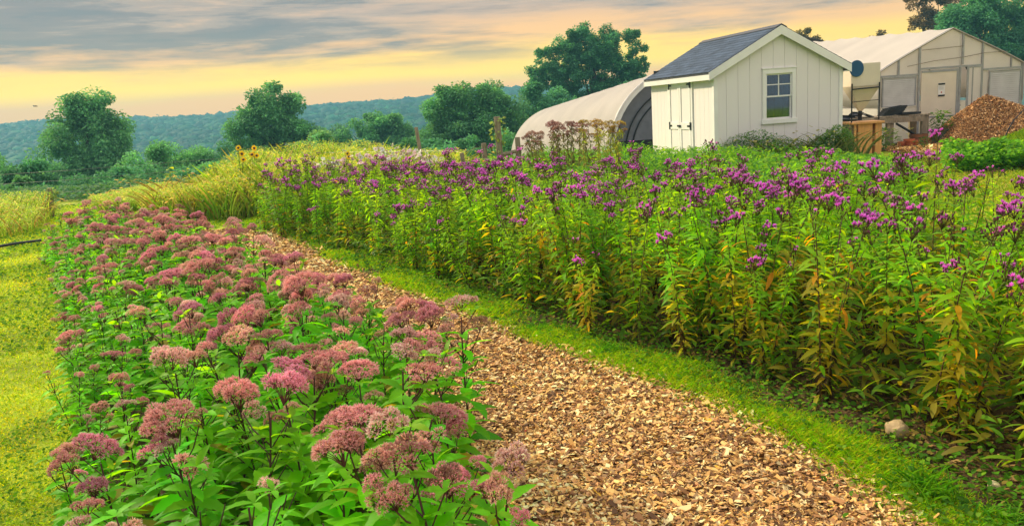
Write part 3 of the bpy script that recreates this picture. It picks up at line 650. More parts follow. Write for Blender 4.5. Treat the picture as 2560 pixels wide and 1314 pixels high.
# ================================================================= WOOD CHIPS
def patch_noise(P, s, seed=0):
    x, y = P[:, 0] * s + seed, P[:, 1] * s - seed
    return 0.5 + 0.25 * (np.sin(x * 1.7 + 1.3 * np.sin(y * 1.1)) + np.sin(y * 1.9 + 1.7 * np.sin(x * 0.8 + 2)))
def chips(P, Zf, name, sizes=(0.010, 0.042), zj=0.02, tilt=0.45, seed=1, pal=None):
    g = np.random.default_rng(seed); n = len(P)
    d = np.hypot(P[:, 0], P[:, 1]); k = np.clip(d / 6, 1, 2.2)
    Ln = g.uniform(*sizes, n) * k * np.where(g.random(n) < 0.06, 2.0, 1); Wd = np.minimum(Ln * g.uniform(0.12, 0.6, n), 0.024 * k); Th = g.uniform(0.0008, 0.0024, n) * k
    T = np.array([[-.5, -.42, .5], [.5, -.5, .5], [.46, .5, .5], [-.5, .38, .5], [-.52, -.5, -.5], [.5, -.46, -.5], [.5, .46, -.5], [-.46, .5, -.5], [0, -.52, .5 + 1.0], [.02, .5, .5 + 1.0]])
    T = T[[0, 8, 1, 2, 9, 3, 4, 5, 6, 7]]          # outline on top, bent along the middle
    F = np.array([[0, 1, 4, 5], [1, 2, 3, 4], [6, 7, 2, 0], [7, 8, 3, 2], [8, 9, 5, 3], [9, 6, 0, 5]])
    bend = g.uniform(-1.5, 2.0, n)
    V = np.repeat(T[None], n, 0); V[:, 1, 2] = .5 + bend; V[:, 4, 2] = .5 + bend
    jit = g.normal(0, .09, (n, 10, 2)); V[:, :, :2] += jit
    V = V * np.stack([Ln, Wd, Th], 1)[:, None]
    Rm = rot_zyx(g.uniform(0, 6.28, n), g.normal(0, tilt, n), g.normal(0, tilt, n))
    z = Zf(P[:, 0], P[:, 1]) + g.uniform(0.002, zj, n)
    V = np.einsum('nij,nkj->nki', Rm, V) + np.stack([P[:, 0], P[:, 1], z], 1)[:, None]
    Fa = (F[None] + (np.arange(n) * 10)[:, None, None]).reshape(-1, 4)
    pal = np.array(pal) if pal is not None else np.array([(.84, .51, .17), (.64, .34, .10), (.92, .70, .34), (.34, .16, .06), (.15, .07, .03), (.68, .35, .14), (.46, .28, .13)])
    c = pal[g.choice(len(pal), n, p=[.23, .15, .14, .17, .18, .08, .05])] * g.uniform(.75, 1.2, (n, 1)) * (.88 + .28 * patch_noise(P, 1.9, 4.0))[:, None]
    yl = g.random(n) < 0.003; c[yl] = (.75, .42, .04); rd = g.random(n) < 0.001; c[rd] = (.35, .05, .02)
    return np_mesh(name, V.reshape(-1, 3), [Fa], np.repeat(np.clip(c, 0, .9), 10, 0), M['chip'])
zero = lambda x, y: 0 * x + 0.006
P = scatter(PATH, 130000, 1.35, 2.8, seed=11)
e_ = np.random.default_rng(4).normal(0, 0.05, P.shape)
tag(link('wood_chips', chips(P + e_, zero, 'wood_chips', (0.007, 0.036), 0.016, 0.36, seed=2)), kind='stuff')
# litter on the soil under the tall flowers
P = scatter(IRON, 12000, 1.0, 3.0, seed=12)
tag(link('leaf_litter', chips(P, zero, 'leaf_litter', (0.010, 0.04), 0.015, 0.5, seed=5, pal=((.13, .07, .03), (.20, .11, .04), (.08, .045, .02), (.30, .18, .06), (.05, .03, .015), (.16, .12, .03), (.42, .26, .10)))), kind='stuff')

def heap_z(x, y):
    rx = np.where(x < 11.95, 1.02, 3.4); r = np.sqrt(((x - 11.95) / rx) ** 2 + ((y - 20.1) / 1.9) ** 2)
    return 1.12 * np.clip(1 - r, 0, 1) ** 0.85 + 0.05 * np.sin(x * 5 + y * 3) * (r < 1) * np.clip(1 - r, 0, 1)
hp = thing('wood_chip_heap', 'tall heap of brown wood chips in front of the greenhouse door', 'heap', (0, 0, 0))
gx, gy = np.meshgrid(np.linspace(10.5, 15.4, 60), np.linspace(18.1, 22.0, 40)); V = np.stack([gx, gy, heap_z(gx, gy) - 0.01], -1).reshape(-1, 3)
i, j = np.meshgrid(np.arange(39), np.arange(59), indexing='ij'); q = (i * 60 + j).ravel()
link('core', np_mesh('core', V, [np.stack([q, q + 1, q + 61, q + 60], 1)], None, M['mulch'], True), hp)
gg = np.random.default_rng(8); P = np.stack([gg.uniform(10.6, 15.3, 48000), gg.uniform(18.2, 21.5, 48000)], 1); P = P[heap_z(P[:, 0], P[:, 1]) > 0.005]
tag(link('loose_chips', chips(P, heap_z, 'loose_chips', (0.008, 0.023), 0.025, 0.8, seed=9, pal=((.62, .34, .14), (.46, .23, .08), (.72, .48, .24), (.28, .13, .05), (.13, .06, .03), (.52, .26, .10), (.36, .22, .10))), hp), kind='stuff')
APRON = [(9.3, 18.5), (9.7, 17.3), (11.0, 16.9), (12.6, 17.3), (13.0, 20), (11.2, 21.6), (9.2, 20.4)]
sheet('chip_yard', APRON, 0.006, M['mulch'])
tag(link('yard_chips', chips(scatter(APRON, 9000, seed=14), zero, 'yard_chips', (0.02, 0.05), 0.03, 0.6, seed=15)), kind='stuff')

# ================================================================= GRASS
def blades(P, hgt, wid, name, cols, Zf=None, seed=1, droop=0.9, lean=0.5, vary=0.3, material=None):
    g = np.random.default_rng(seed + 7777); n = len(P)
    T, F = leaf_shape(1.0, 1.0, 3, droop, 0.15, 0, 0.2)
    z = ground_z(P[:, 0], P[:, 1]) if Zf is None else Zf(P[:, 0], P[:, 1])
    h = hgt * g.uniform(1 - vary, 1 + vary, n) if np.isscalar(hgt) else hgt * g.uniform(1 - vary, 1 + vary, n)
    pal = np.array(cols); c = pal[g.integers(0, len(pal), n)] * g.uniform(.7, 1.3, (n, 1))
    if name == 'lawn_grass':
        q_ = patch_noise(P, 1.4, 2.0)[:, None]; c = c * (np.array((.80, .92, 1.0)) * (1 - q_) + np.array((1.30, 1.10, 1.3)) * q_)
    Rm = rot_zyx(g.uniform(0, 6.28, n), np.pi / 2 - np.abs(g.normal(0, lean, n)), g.normal(0, .5, n))
    V = T[None] * np.stack([h, np.broadcast_to(wid, n) * g.uniform(.7, 1.3, n), h], 1)[:, None]
    V = np.einsum('nij,nkj->nki', Rm, V) + np.stack([P[:, 0], P[:, 1], z], 1)[:, None]
    Fa = (F[None] + (np.arange(n) * len(T))[:, None, None]).reshape(-1, 4)
    return np_mesh(name, V.reshape(-1, 3), [Fa], np.repeat(np.clip(c, 0, .9), len(T), 0), material or M['grass'], True)
LAWN = [(-1.0, 1.4), (-1.65, 3.2), (-2.5, 4.9), (-3.3, 6.4), (-4.7, 9.1), (-6.0, 11.0), (-6.6, 12.6), (-5.0, 12.9), (-4.3, 14.6), (-3.5, 15.6), (-6.0, 19), (-11.5, 19.5), (-11, 13), (-7, 7), (-4.5, 3), (-3, 1.2)]
P = scatter(LAWN, 150000, 1.5, 3.2, seed=21); d = np.hypot(P[:, 0], P[:, 1]); k = np.clip(d / 5, 1, 3)
GC = [(.36, .50, .005), (.47, .53, .006), (.25, .42, .005), (.56, .50, .03), (.18, .34, .005)]
tag(link('lawn_grass', blades(P, 0.028 * k ** .5, 0.004 * k, 'lawn_grass', GC, seed=22, lean=0.75)), kind='stuff')
# clover and plantain leaves among the grass
def low_leaves(P, name, size, cols, seed, zmax=0.05, aspect=.7):
    g = np.random.default_rng(seed); n = len(P); T, F = leaf_shape(1.0, aspect, 3, .5, .15, 0, .5)
    pal = np.array(cols); c = pal[g.integers(0, len(pal), n)] * g.uniform(.7, 1.3, (n, 1))
    V, Fa, C = stamp(T, F, np.stack([P[:, 0], P[:, 1], ground_z(P[:, 0], P[:, 1]) + g.uniform(.005, zmax, n)], 1), rot_zyx(g.uniform(0, 6.28, n), g.normal(.25, .35, n), g.normal(0, .35, n)), g.uniform(.6, 1.3, n) * size, c)
    return np_mesh(name, V, [Fa], C, M['grass'], True)
d = np.hypot(P[:40000, 0], P[:40000, 1]); Q = P[:40000][patch_noise(P[:40000], 1.3) > .45]
tag(link('clover', low_leaves(Q, 'clover', 0.02 * np.clip(np.hypot(Q[:, 0], Q[:, 1]) / 5, 1, 2.5), [(.10, .24, .02), (.18, .30, .03), (.07, .18, .02)], 23)), kind='stuff')
P = scatter(STRIP, 110000, 1.3, 2.8, seed=24); P = P[(patch_noise(P, 2.1, 3) + .35 * patch_noise(P, 9, 1) + np.random.default_rng(2).normal(0, .14, len(P))) > .46]; P = P + np.random.default_rng(3).normal(0, .06, P.shape)
d = np.hypot(P[:, 0], P[:, 1]); k = np.clip(d / 5, 1, 3); hh = 0.045 * (0.6 + 0.9 * patch_noise(P, 3.3, 1)) * k ** .4
tag(link('edge_grass', blades(P, hh, 0.0042 * k, 'edge_grass', [(.22, .48, .010), (.36, .52, .015), (.15, .36, .01), (.46, .44, .04)], seed=25, lean=0.55)), kind='stuff')
Q = scatter(STRIP, 9000, 1.0, 2.8, seed=26); Q = Q + np.random.default_rng(5).normal(.12, .16, Q.shape)
tag(link('edge_clover', low_leaves(Q, 'edge_clover', 0.026 * np.clip(np.hypot(Q[:, 0], Q[:, 1]) / 5, 1, 2.5), [(.09, .24, .02), (.16, .30, .03), (.06, .16, .02)], 27)), kind='stuff')
# a few strong tufts along the chips
for kx, (x, y, lab) in enumerate(((1.62, 2.98, 'bright tall grass tuft at the chip path edge, nearest the frame bottom'), (1.78, 2.72, 'broad-bladed grass tuft sprouting on the chip path corner'), (0.62, 5.15, 'bright grass tuft halfway along the path edge'), (0.18, 5.75, 'broad-leaved tuft where the path narrows'), (2.35, 3.05, 'thin arching grass tuft at the foot of the nearest purple flower plant'))):
    g = np.random.default_rng(40 + kx); Pt = g.normal(0, .05, (110, 2)); o = thing('grass_tuft', lab, 'grass tuft', (x, y, 0), 0, 'grass tufts along the chip path')
    me = blades(Pt, 0.12 if kx in (0, 4) else .075, 0.005 if kx in (0, 4) else .010, 'blades', [(.09, .28, .02), (.14, .32, .02)], seed=50 + kx, lean=.4); link('blades', me, o)
# mown grass far side, behind the tall flowers
FARL = [(2.5, 9), (5.2, 4.5), (7, 6), (10, 12), (12.2, 15.2), (11.0, 16.7), (9.6, 17.2), (9.2, 18.3), (7.5, 17.4), (7.0, 14), (5, 10), (3, 11)]
P = scatter(FARL, 30000, .6, 6, seed=31); k = np.clip(np.hypot(P[:, 0], P[:, 1]) / 5, 1, 3)
tag(link('far_lawn_grass', blades(P, .05 * k ** .5, .006 * k, 'far_lawn_grass', [(.20, .30, .02), (.30, .33, .04), (.14, .25, .02), (.42, .34, .12)], seed=32)), kind='stuff')
# grassy bank at the right
def bank_z(x, y): return 0.62 * np.exp(-(((x - 12.3) / 1.5) ** 2 + ((y - 17.3) / 0.9) ** 2))
gx, gy = np.meshgrid(np.linspace(8.5, 15.5, 40), np.linspace(14.5, 20, 36)); V = np.stack([gx, gy, bank_z(gx, gy) - .03 + .004], -1).reshape(-1, 3)
i, j = np.meshgrid(np.arange(35), np.arange(39), indexing='ij'); q = (i * 40 + j).ravel()
tag(link('grass_bank', np_mesh('grass_bank', V, [np.stack([q, q + 1, q + 41, q + 40], 1)], None, M['lawn'], True)), kind='structure')
g = np.random.default_rng(33); P = np.stack([g.normal(12.3, 1.4, 16000), g.normal(17.2, .9, 16000)], 1); P = P[bank_z(P[:, 0], P[:, 1]) > .05]
tag(link('bank_grass', blades(P, .12, .014, 'bank_grass', [(.16, .30, .02), (.26, .34, .03), (.12, .24, .02)], Zf=bank_z, seed=34)), kind='stuff')

# ================================================================= LEAFY CROPS AND WEEDS (uncountable)
def leafy_mass(poly, n, hfun, size, cols, name, seed, asp=.3, low=0.05, material=None, droop=.7):
    P = scatter(poly, n, seed=seed); g = np.random.default_rng(seed + 1); T, F = leaf_shape(1.0, asp, 4, droop, .2)
    h = hfun(P[:, 0], P[:, 1]); z = ground_z(P[:, 0], P[:, 1]) + h * np.clip(low + (1 - low) * g.random(n) ** .55, 0, 1)
    pal = np.array(cols); c = pal[g.integers(0, len(pal), n)] * g.uniform(.7, 1.3, (n, 1))
    V, Fa, C = stamp(T, F, np.stack([P[:, 0], P[:, 1], z], 1), rot_zyx(g.uniform(0, 6.28, n), g.uniform(-.4, 1.1, n), g.normal(0, .4, n)), g.uniform(.6, 1.35, n) * size, c)
    return np_mesh(name, V, [Fa], C, material or M['weed'], True)
def bumps(x, y, h, s=2.2, amt=.45): return h * (1 - amt + amt * (0.5 + 0.5 * np.sin(x * s + 1.7 * np.sin(y * s * .8)) * np.sin(y * s * 1.3 + x)) * 1.6)
CROP = [(-1.2, 15.4), (1.5, 11.8), (3.3, 9.6), (5.2, 10.6), (6.9, 13.2), (7.5, 16.0), (7.5, 17.3), (4.8, 17.3), (4.2, 19.6), (1.0, 21.5), (-1.2, 18.5)]
tag(link('crop_foliage', leafy_mass(CROP, 52000, lambda x, y: bumps(x, y, .50) * np.interp(x, [5, 7.5], [1, .5]), .10, [(.18, .42, .02), (.12, .34, .02), (.27, .46, .03), (.09, .25, .05)], 'crop_foliage', 61)), kind='stuff')
CROP2 = [(7.6, 13.8), (12.5, 13.2), (13.5, 15.2), (8.4, 15.4)]
tag(link('bean_foliage', leafy_mass(CROP2, 20000, lambda x, y: bumps(x, y, .42, 3), .085, [(.15, .42, .02), (.23, .46, .03), (.10, .30, .02)], 'bean_foliage', 63, asp=.6)), kind='stuff')
SHW = [(4.3, 17.5), (7.4, 16.9), (7.6, 17.9), (4.6, 17.65)]
tag(link('shed_weeds', leafy_mass(SHW, 9000, lambda x, y: bumps(x, y, .62, 4, .6), .085, [(.11, .26, .05), (.18, .33, .05), (.06, .16, .06)], 'shed_weeds', 65, asp=.2)), kind='stuff')
def seed_stalks(poly, n, h, name, seed, col=(.55, .45, .16), head=(.62, .48, .22), wid=.004):
    """thin arching stalks with drooping seed heads"""
    P = scatter(poly, n, seed=seed); g = np.random.default_rng(seed + 999); T, F = leaf_shape(1.0, 1.0, 7, 1.5, 0.1, 0, .2)
    hh = h * g.uniform(.7, 1.15, n); w = np.full(n, wid); V0 = T[None] * np.stack([hh, w, hh], 1)[:, None]
    Rm = rot_zyx(g.uniform(0, 6.28, n), np.pi / 2 - np.abs(g.normal(0, .12, n)) + .12, g.normal(0, .2, n)); base_ = np.stack([P[:, 0], P[:, 1], ground_z(P[:, 0], P[:, 1])], 1)
    V = np.einsum('nij,nkj->nki', Rm, V0) + base_[:, None]; a = Acc()
    a.add(V.reshape(-1, 3), (F[None] + (np.arange(n) * len(T))[:, None, None]).reshape(-1, 4), np.repeat(hsvj(col, n), len(T), 0))
    tip = V[:, -3]; dr = V[:, -1] - V[:, -4]; T2, F2 = leaf_shape(.07, .014, 4, .5, .8, 0, .5)
    azh = np.arctan2(dr[:, 1], dr[:, 0]); pit = np.arctan2(dr[:, 2], np.hypot(dr[:, 0], dr[:, 1]))
    for kk in range(2):
        v, f, c = stamp(T2, F2, tip, rot_zyx(azh + g.normal(0, .2, n), pit - .2 * kk, g.uniform(0, 3, n)), g.uniform(.8, 1.6, n), hsvj(head, n)); a.add(v, f, c)
    return a.mesh(name, M['weed'])
tag(link('shed_grass_stalks', seed_stalks([(4.6, 17.2), (7.6, 16.7), (7.8, 17.5), (4.8, 17.6)], 90, 1.05, 'shed_grass_stalks', 67, (.30, .33, .12), (.45, .42, .22))), kind='stuff')
# pale tall weeds on the left, beyond the lawn
WY = [(.46, .64, .08), (.60, .68, .13), (.34, .56, .05), (.70, .64, .28), (.26, .46, .04)]
MD1 = [(-7.3, 15.8), (-6.3, 14.7), (-4.8, 14.0), (-3.7, 13.9), (-2.6, 14.2), (-1.0, 15.2), (-0.8, 18.5), (-3, 19.5), (-5.9, 18.5)]
h1 = lambda x, y: bumps(x, y, 1.02, 1.7, .3) * np.clip((x + 7.6) / 2.4, .15, 1) ** .7 * np.interp(x, [-4, -2], [1, .84])
def weed_mass(poly, n, hf, seed, name, cols=WY):
    P = scatter(poly, n, seed=seed); return blades(P, .86 * hf(P[:, 0], P[:, 1]), .007, name, cols, seed=seed, lean=.16, droop=.5, vary=.4, material=M['weed'])
tag(link('tall_meadow_grass', weed_mass(MD1, 4500, h1, 71, 'tall_meadow_grass')), kind='stuff')
tag(link('meadow_foliage', leafy_mass(MD1, 110000, h1, .055, WY + [(.85, .68, .05)], 'meadow_foliage', 73, asp=.22)), kind='stuff')
tag(link('meadow_seed_heads', seed_stalks(MD1, 900, 1.12, 'meadow_seed_heads', 75)), kind='stuff')
MD2 = [(-14.5, 16), (-10.2, 13.6), (-8.7, 13.4), (-8.5, 14.2), (-9.6, 17.0), (-13.5, 19.5)]
h2 = lambda x, y: bumps(x, y, .55, 1.7, .3) * np.clip((-7.7 - x) / 2.2, .12, 1) ** .8
tag(link('left_meadow_grass', weed_mass(MD2, 2600, h2, 77, 'left_meadow_grass', WY + [(.60, .38, .16)])), kind='stuff')
tag(link('left_meadow_foliage', leafy_mass(MD2, 42000, h2, .05, WY, 'left_meadow_foliage', 79, asp=.22)), kind='stuff')
tag(link('left_seed_heads', seed_stalks(MD2, 260, .7, 'left_seed_heads', 81)), kind='stuff')
HEDGE = [(-26, 23), (-9.5, 20.2), (-3, 21.5), (2.5, 21), (3.0, 24), (-2, 28), (-12, 30), (-28, 30)]
tag(link('field_edge_undergrowth', leafy_mass(HEDGE, 50000, lambda x, y: bumps(x, y, .22, .9, .5), .12, [(.06, .20, .08), (.10, .26, .09), (.16, .30, .08), (.045, .15, .07)], 'field_edge_undergrowth', 171, asp=.5, material=M['crown'])), kind='stuff')
MD3 = [(-9.4, 18.0), (-8.4, 16.8), (-7.4, 16.8), (-7.4, 19.5), (-9.2, 20)]
h3 = lambda x, y: bumps(x, y, .36, 1.9, .3)
tag(link('mid_meadow_grass', weed_mass(MD3, 1600, h3, 83, 'mid_meadow_grass')), kind='stuff')
tag(link('mid_meadow_foliage', leafy_mass(MD3, 30000, h3, .055, WY, 'mid_meadow_foliage', 85, asp=.22)), kind='stuff')
tag(link('mid_seed_heads', seed_stalks(MD3, 160, .55, 'mid_seed_heads', 87)), kind='stuff')

# ================================================================= JOE PYE WEED
STEMC = (.085, .03, .035)
def floret_cloud(centres, normals, g, col, nsp=6, ln=.0125, wd=.0024, spread=.95):
    n = len(centres); idx = np.repeat(np.arange(n), nsp); m_ = len(idx)
    d = normals[idx] + g.normal(0, spread * .55, (m_, 3)); d /= np.linalg.norm(d, axis=1)[:, None]
    s = np.cross(d, g.normal(0, 1, (m_, 3))); s /= np.linalg.norm(s, axis=1)[:, None]
    L_ = ln * g.uniform(.7, 1.3, m_)[:, None]; c = centres[idx]
    V = np.stack([c + s * wd * .5, c - s * wd * .5, c + d * L_ * .6 - s * wd * .55, c + d * L_, c + d * L_ * .6 + s * wd * .55], 1)
    F = (np.array([[0, 1, 2, 3, 4]])[None] + (np.arange(m_) * 5)[:, None, None]).reshape(-1, 5)
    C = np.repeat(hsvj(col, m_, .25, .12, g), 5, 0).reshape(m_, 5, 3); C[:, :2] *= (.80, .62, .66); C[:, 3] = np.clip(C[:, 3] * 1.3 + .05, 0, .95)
    return V.reshape(-1, 3), F, C.reshape(-1, 3)
def pye_head(seed, Rr, col, dense=1.0):
    """domed flower head: branchlets carrying small domes of fuzzy florets"""
    g = np.random.default_rng(seed); a = Acc(); st = MB(); ns = int(np.clip((Rr / .02) ** 2 * 1.0 * dense, 4, 60))
    k = np.arange(ns) + .5; ph = np.arccos(1 - k / ns * .82); th = k * 2.399963 + g.uniform(0, 6)
    ph = ph + g.normal(0, .07, ns); R3 = Rr * g.uniform(.72, 1.15, ns)
    D = np.stack([np.sin(ph) * np.cos(th), np.sin(ph) * np.sin(th), np.cos(ph)], 1); sc = D * R3[:, None] * np.array([1, 1, .62])
    sc[:, 2] += .0
    for q in range(ns):
        rs = g.uniform(.015, .023); nf = int(g.uniform(20, 28)); kk = np.arange(nf) + .5; p2 = np.arccos(1 - kk / nf * 1.05); t2 = kk * 2.4 + g.uniform(0, 6)
        n0 = np.stack([np.sin(p2) * np.cos(t2), np.sin(p2) * np.sin(t2), np.cos(p2)], 1)
        up = D[q] * .6 + np.array([0, 0, .7]); up /= np.linalg.norm(up); x_ = np.cross(up, [0.3, 1, .2]); x_ /= np.linalg.norm(x_); y_ = np.cross(up, x_)
        nn_ = n0[:, :1] * x_ + n0[:, 1:2] * y_ + n0[:, 2:] * up
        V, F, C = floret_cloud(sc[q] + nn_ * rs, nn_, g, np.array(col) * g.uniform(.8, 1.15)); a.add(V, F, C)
        st.tube([np.array([0, 0, -Rr * .75]), sc[q] * .5 + np.array([0, 0, -Rr * .25]), sc[q] - up * .004], [.0022, .0015, .0012], 3, (.16, .055, .05), False)
        for t_ in range(5):
            e2_ = sc[q] + nn_[g.integers(nf)] * rs; st.tube([sc[q] * .8 + np.array([0, 0, -Rr * .12]), e2_], [.0012, .0014], 3, (.26, .085, .085), False)
    a.mb(st); return a.mesh('flower_head', M['petal'])
def pye_plant_meshes(seed, h):
    g = np.random.default_rng(seed); st = MB(); lean = g.normal(0, .05, 2); zs = np.linspace(0, h, 8)
    line = np.stack([lean[0] * (zs / h) ** 2 * h + .008 * np.sin(zs * 9 + seed), lean[1] * (zs / h) ** 2 * h, zs], 1)
    st.tube(line, np.linspace(.0055, .003, 8), 5, STEMC)
    at_ = lambda z: np.array([np.interp(z, zs, line[:, i]) for i in range(3)])
    a = Acc(); T, F = leaf_shape(1, .34, 9, .75, .22, .10, .42); z = .07; az0 = g.uniform(0, 6)
    while z < h * .93:
        f = z / h; nl = g.choice([3, 4, 4, 5]); s = (.165 - .075 * max(0, f - .55) / .45) * (1 if f > .25 else .8) * g.uniform(.9, 1.1)
        th = az0 + np.arange(nl) * 2 * np.pi / nl + g.normal(0, .12, nl); az0 += .8
        V, Fa, C = stamp(T, F, np.tile(at_(z), (nl, 1)), rot_zyx(th, g.normal(.38 if f > .5 else .15, .2, nl), g.normal(0, .25, nl)), s * g.uniform(.85, 1.15, nl), hsvj((.14, .44, .008) if f > .3 else (.08, .28, .008), nl, .25, .12, g))
        if g.random() < .10: C[:len(T)] = (.30, .26, .03)
        a.add(V, Fa, C); z += g.uniform(.042, .062) * (1 if f > .2 else 1.4)
        # side shoots with smaller leaves
        if g.random() < .8:
            t_ = g.uniform(0, 6.28); e3 = at_(z) + np.array([math.cos(t_), math.sin(t_), .9]) * .07; st.tube([at_(z - .04), e3], .002, 4, STEMC)
            nl = 4; V, Fa, C = stamp(T, F, np.tile(e3, (nl, 1)), rot_zyx(np.arange(nl) * 1.57 + t_, g.normal(.5, .2, nl), g.normal(0, .3, nl)), g.uniform(.05, .085, nl), hsvj((.15, .40, .02), nl, .2, .1, g)); a.add(V, Fa, C)
    tips = []; top = at_(h)
    for q in range(g.integers(3, 6)):
        t_ = g.uniform(0, 6.28); ln = g.uniform(.07, .13); zb = h * g.uniform(.72, .86); e4 = at_(zb) + np.array([math.cos(t_) * ln * .8, math.sin(t_) * ln * .8, ln * g.uniform(.9, 1.5)]); st.tube([at_(zb), (at_(zb) + e4) / 2 + np.array([math.cos(t_), math.sin(t_), 0]) * .012, e4], [.0028, .0024, .002], 4, STEMC); tips.append(e4)
    return st.mesh('stem', M['stem']), a.mesh('foliage', M['leaf']), top, tips
PINK = [(.84, .38, .37), (.88, .48, .44), (.80, .31, .39), (.90, .56, .48), (.84, .44, .35)]
pheads = [pye_head(100 + i, r, PINK[i % 5]) for i, r in enumerate((.064, .056, .076, .05, .062, .088))]
pbrown = [pye_head(115 + i, r, c_, .8) for i, (r, c_) in enumerate(((.056, (.42, .24, .16)), (.044, (.50, .30, .22)), (.06, (.56, .26, .24))))]
psmall = [pye_head(120 + i, r, PINK[(i + 2) % 5]) for i, r in enumerate((.034, .026, .042, .03))]
pplants = [pye_plant_meshes(140 + i, h) for i, h in enumerate((.62, .66, .70, .58, .74, .64, .68, .50))]
bedleft = lambda y: np.interp(y, [1.7, 3.1, 4.8, 6.4, 9.1, 11.2], [-1.3, -1.86, -2.82, -3.7, -5.2, -6.7])
bedright = lambda y: np.interp(y, [1.7, 3.3, 4.9, 7.35, 9.87, 11.4], [0.0, -.24, -1.05, -2.5, -3.95, -5.0])
pts = spaced(BED, 300, .185, 200); pts = pts[np.argsort(np.hypot(pts[:, 0], pts[:, 1]))]
def where_pye(x, y, f, big):
    zone = 'near end' if y < 3.6 else 'middle' if y < 7 else 'far end'
    side = 'lawn side' if f < .3 else 'chip path side' if f > .72 else 'centre'
    return f"pink joe pye weed, {'broad heads' if big else 'mostly leafy'}, {side}, {zone} of bed"
g = np.random.default_rng(201); PYE_UNIQUE = {}
for k, (x, y) in enumerate(pts):
    f = (x - bedleft(y)) / (bedright(y) - bedleft(y)); vi = g.integers(len(pplants)); smesh, lmesh, top, tips = pplants[vi]
    sc = g.uniform(.82, 1.08) * (0.62 + .42 * np.clip(f / .35, 0, 1)) * np.interp(y, [2, 5, 9, 12], [1.0, .95, .88, .88]) * (1.06 if f > .75 and y < 3.4 else 1)
    near = y < 3.2
    big = g.random() < (np.interp(f, [0, .25, .6, 1], [.4, .5, .68, .95]) * (.72 + .8 * patch_noise(np.array([[x, y]]), 2.6, 1.0)[0]))
    t = thing('joe_pye_weed', where_pye(x, y, f, big), 'flowering plant', (x, y, 0), g.uniform(0, 6.28), 'pink joe pye weed plants in the left bed', sc)
    t.rotation_euler = (g.normal(0, .06), g.normal(0, .06) + (.12 if f > .8 else -.08 if f < .15 else 0), t.rotation_euler[2])
    link('stem', smesh, t); link('foliage', lmesh, t)
    if big:
        link('flower_head', (pheads + pheads + pbrown)[g.integers(2 * len(pheads) + len(pbrown))], t, tuple(top + np.array([0, 0, .055])), (g.normal(0, .24), g.normal(0, .24), g.uniform(0, 6)), (g.uniform(.6, 1.12), g.uniform(.6, 1.1), g.uniform(.6, 1.0)))
        for e in tips[:g.integers(2, 5)]: link('flower_head', psmall[g.integers(len(psmall))] if g.random() < .5 else (pheads + pbrown)[g.integers(len(pheads) + len(pbrown))], t, tuple(e + np.array([0, 0, .02])), (g.normal(0, .2), g.normal(0, .2), g.uniform(0, 6)), (g.uniform(.45, .95), g.uniform(.45, .95), g.uniform(.5, .9)))
    elif g.random() < .6:
        link('flower_head', psmall[g.integers(len(psmall))], t, tuple(top + np.array([0, 0, .02])), (g.normal(0, .2), g.normal(0, .2), g.uniform(0, 6)), g.uniform(.7, 1.1))

# ================================================================= IRONWEED
def iron_head(seed, n, spread, bloom):
    g = np.random.default_rng(seed); a = Acc(); st = MB(); bl = []
    for q in range(n):
        th = g.uniform(0, 6.28); r = spread * math.sqrt(g.random()); e = np.array([r * math.cos(th), r * math.sin(th), .07 + g.uniform(-.018, .02) - r * .25])
        mid = e * np.array([.45, .45, .55]); st.tube([(0, 0, 0), mid, e - np.array([0, 0, .008])], [.0016, .0013, .001], 3, (.12, .10, .03), False)
        rr = .0045; st.lathe([(0.0, -.012), (rr * .8, -.009), (rr, -.003), (rr * .85, .002)], 6, e, (.12, .10, .04) if g.random() < .6 else (.20, .05, .12))
        if g.random() < bloom: bl.append(e)
    if bl:
        bl = np.array(bl); nn_ = np.tile([[0, 0, 1.0]], (len(bl), 1)) + g.normal(0, .15, (len(bl), 3))
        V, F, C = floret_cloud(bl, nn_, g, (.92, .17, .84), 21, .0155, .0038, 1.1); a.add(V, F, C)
    a.mb(st); return a.mesh('flower_head', M['petal'])
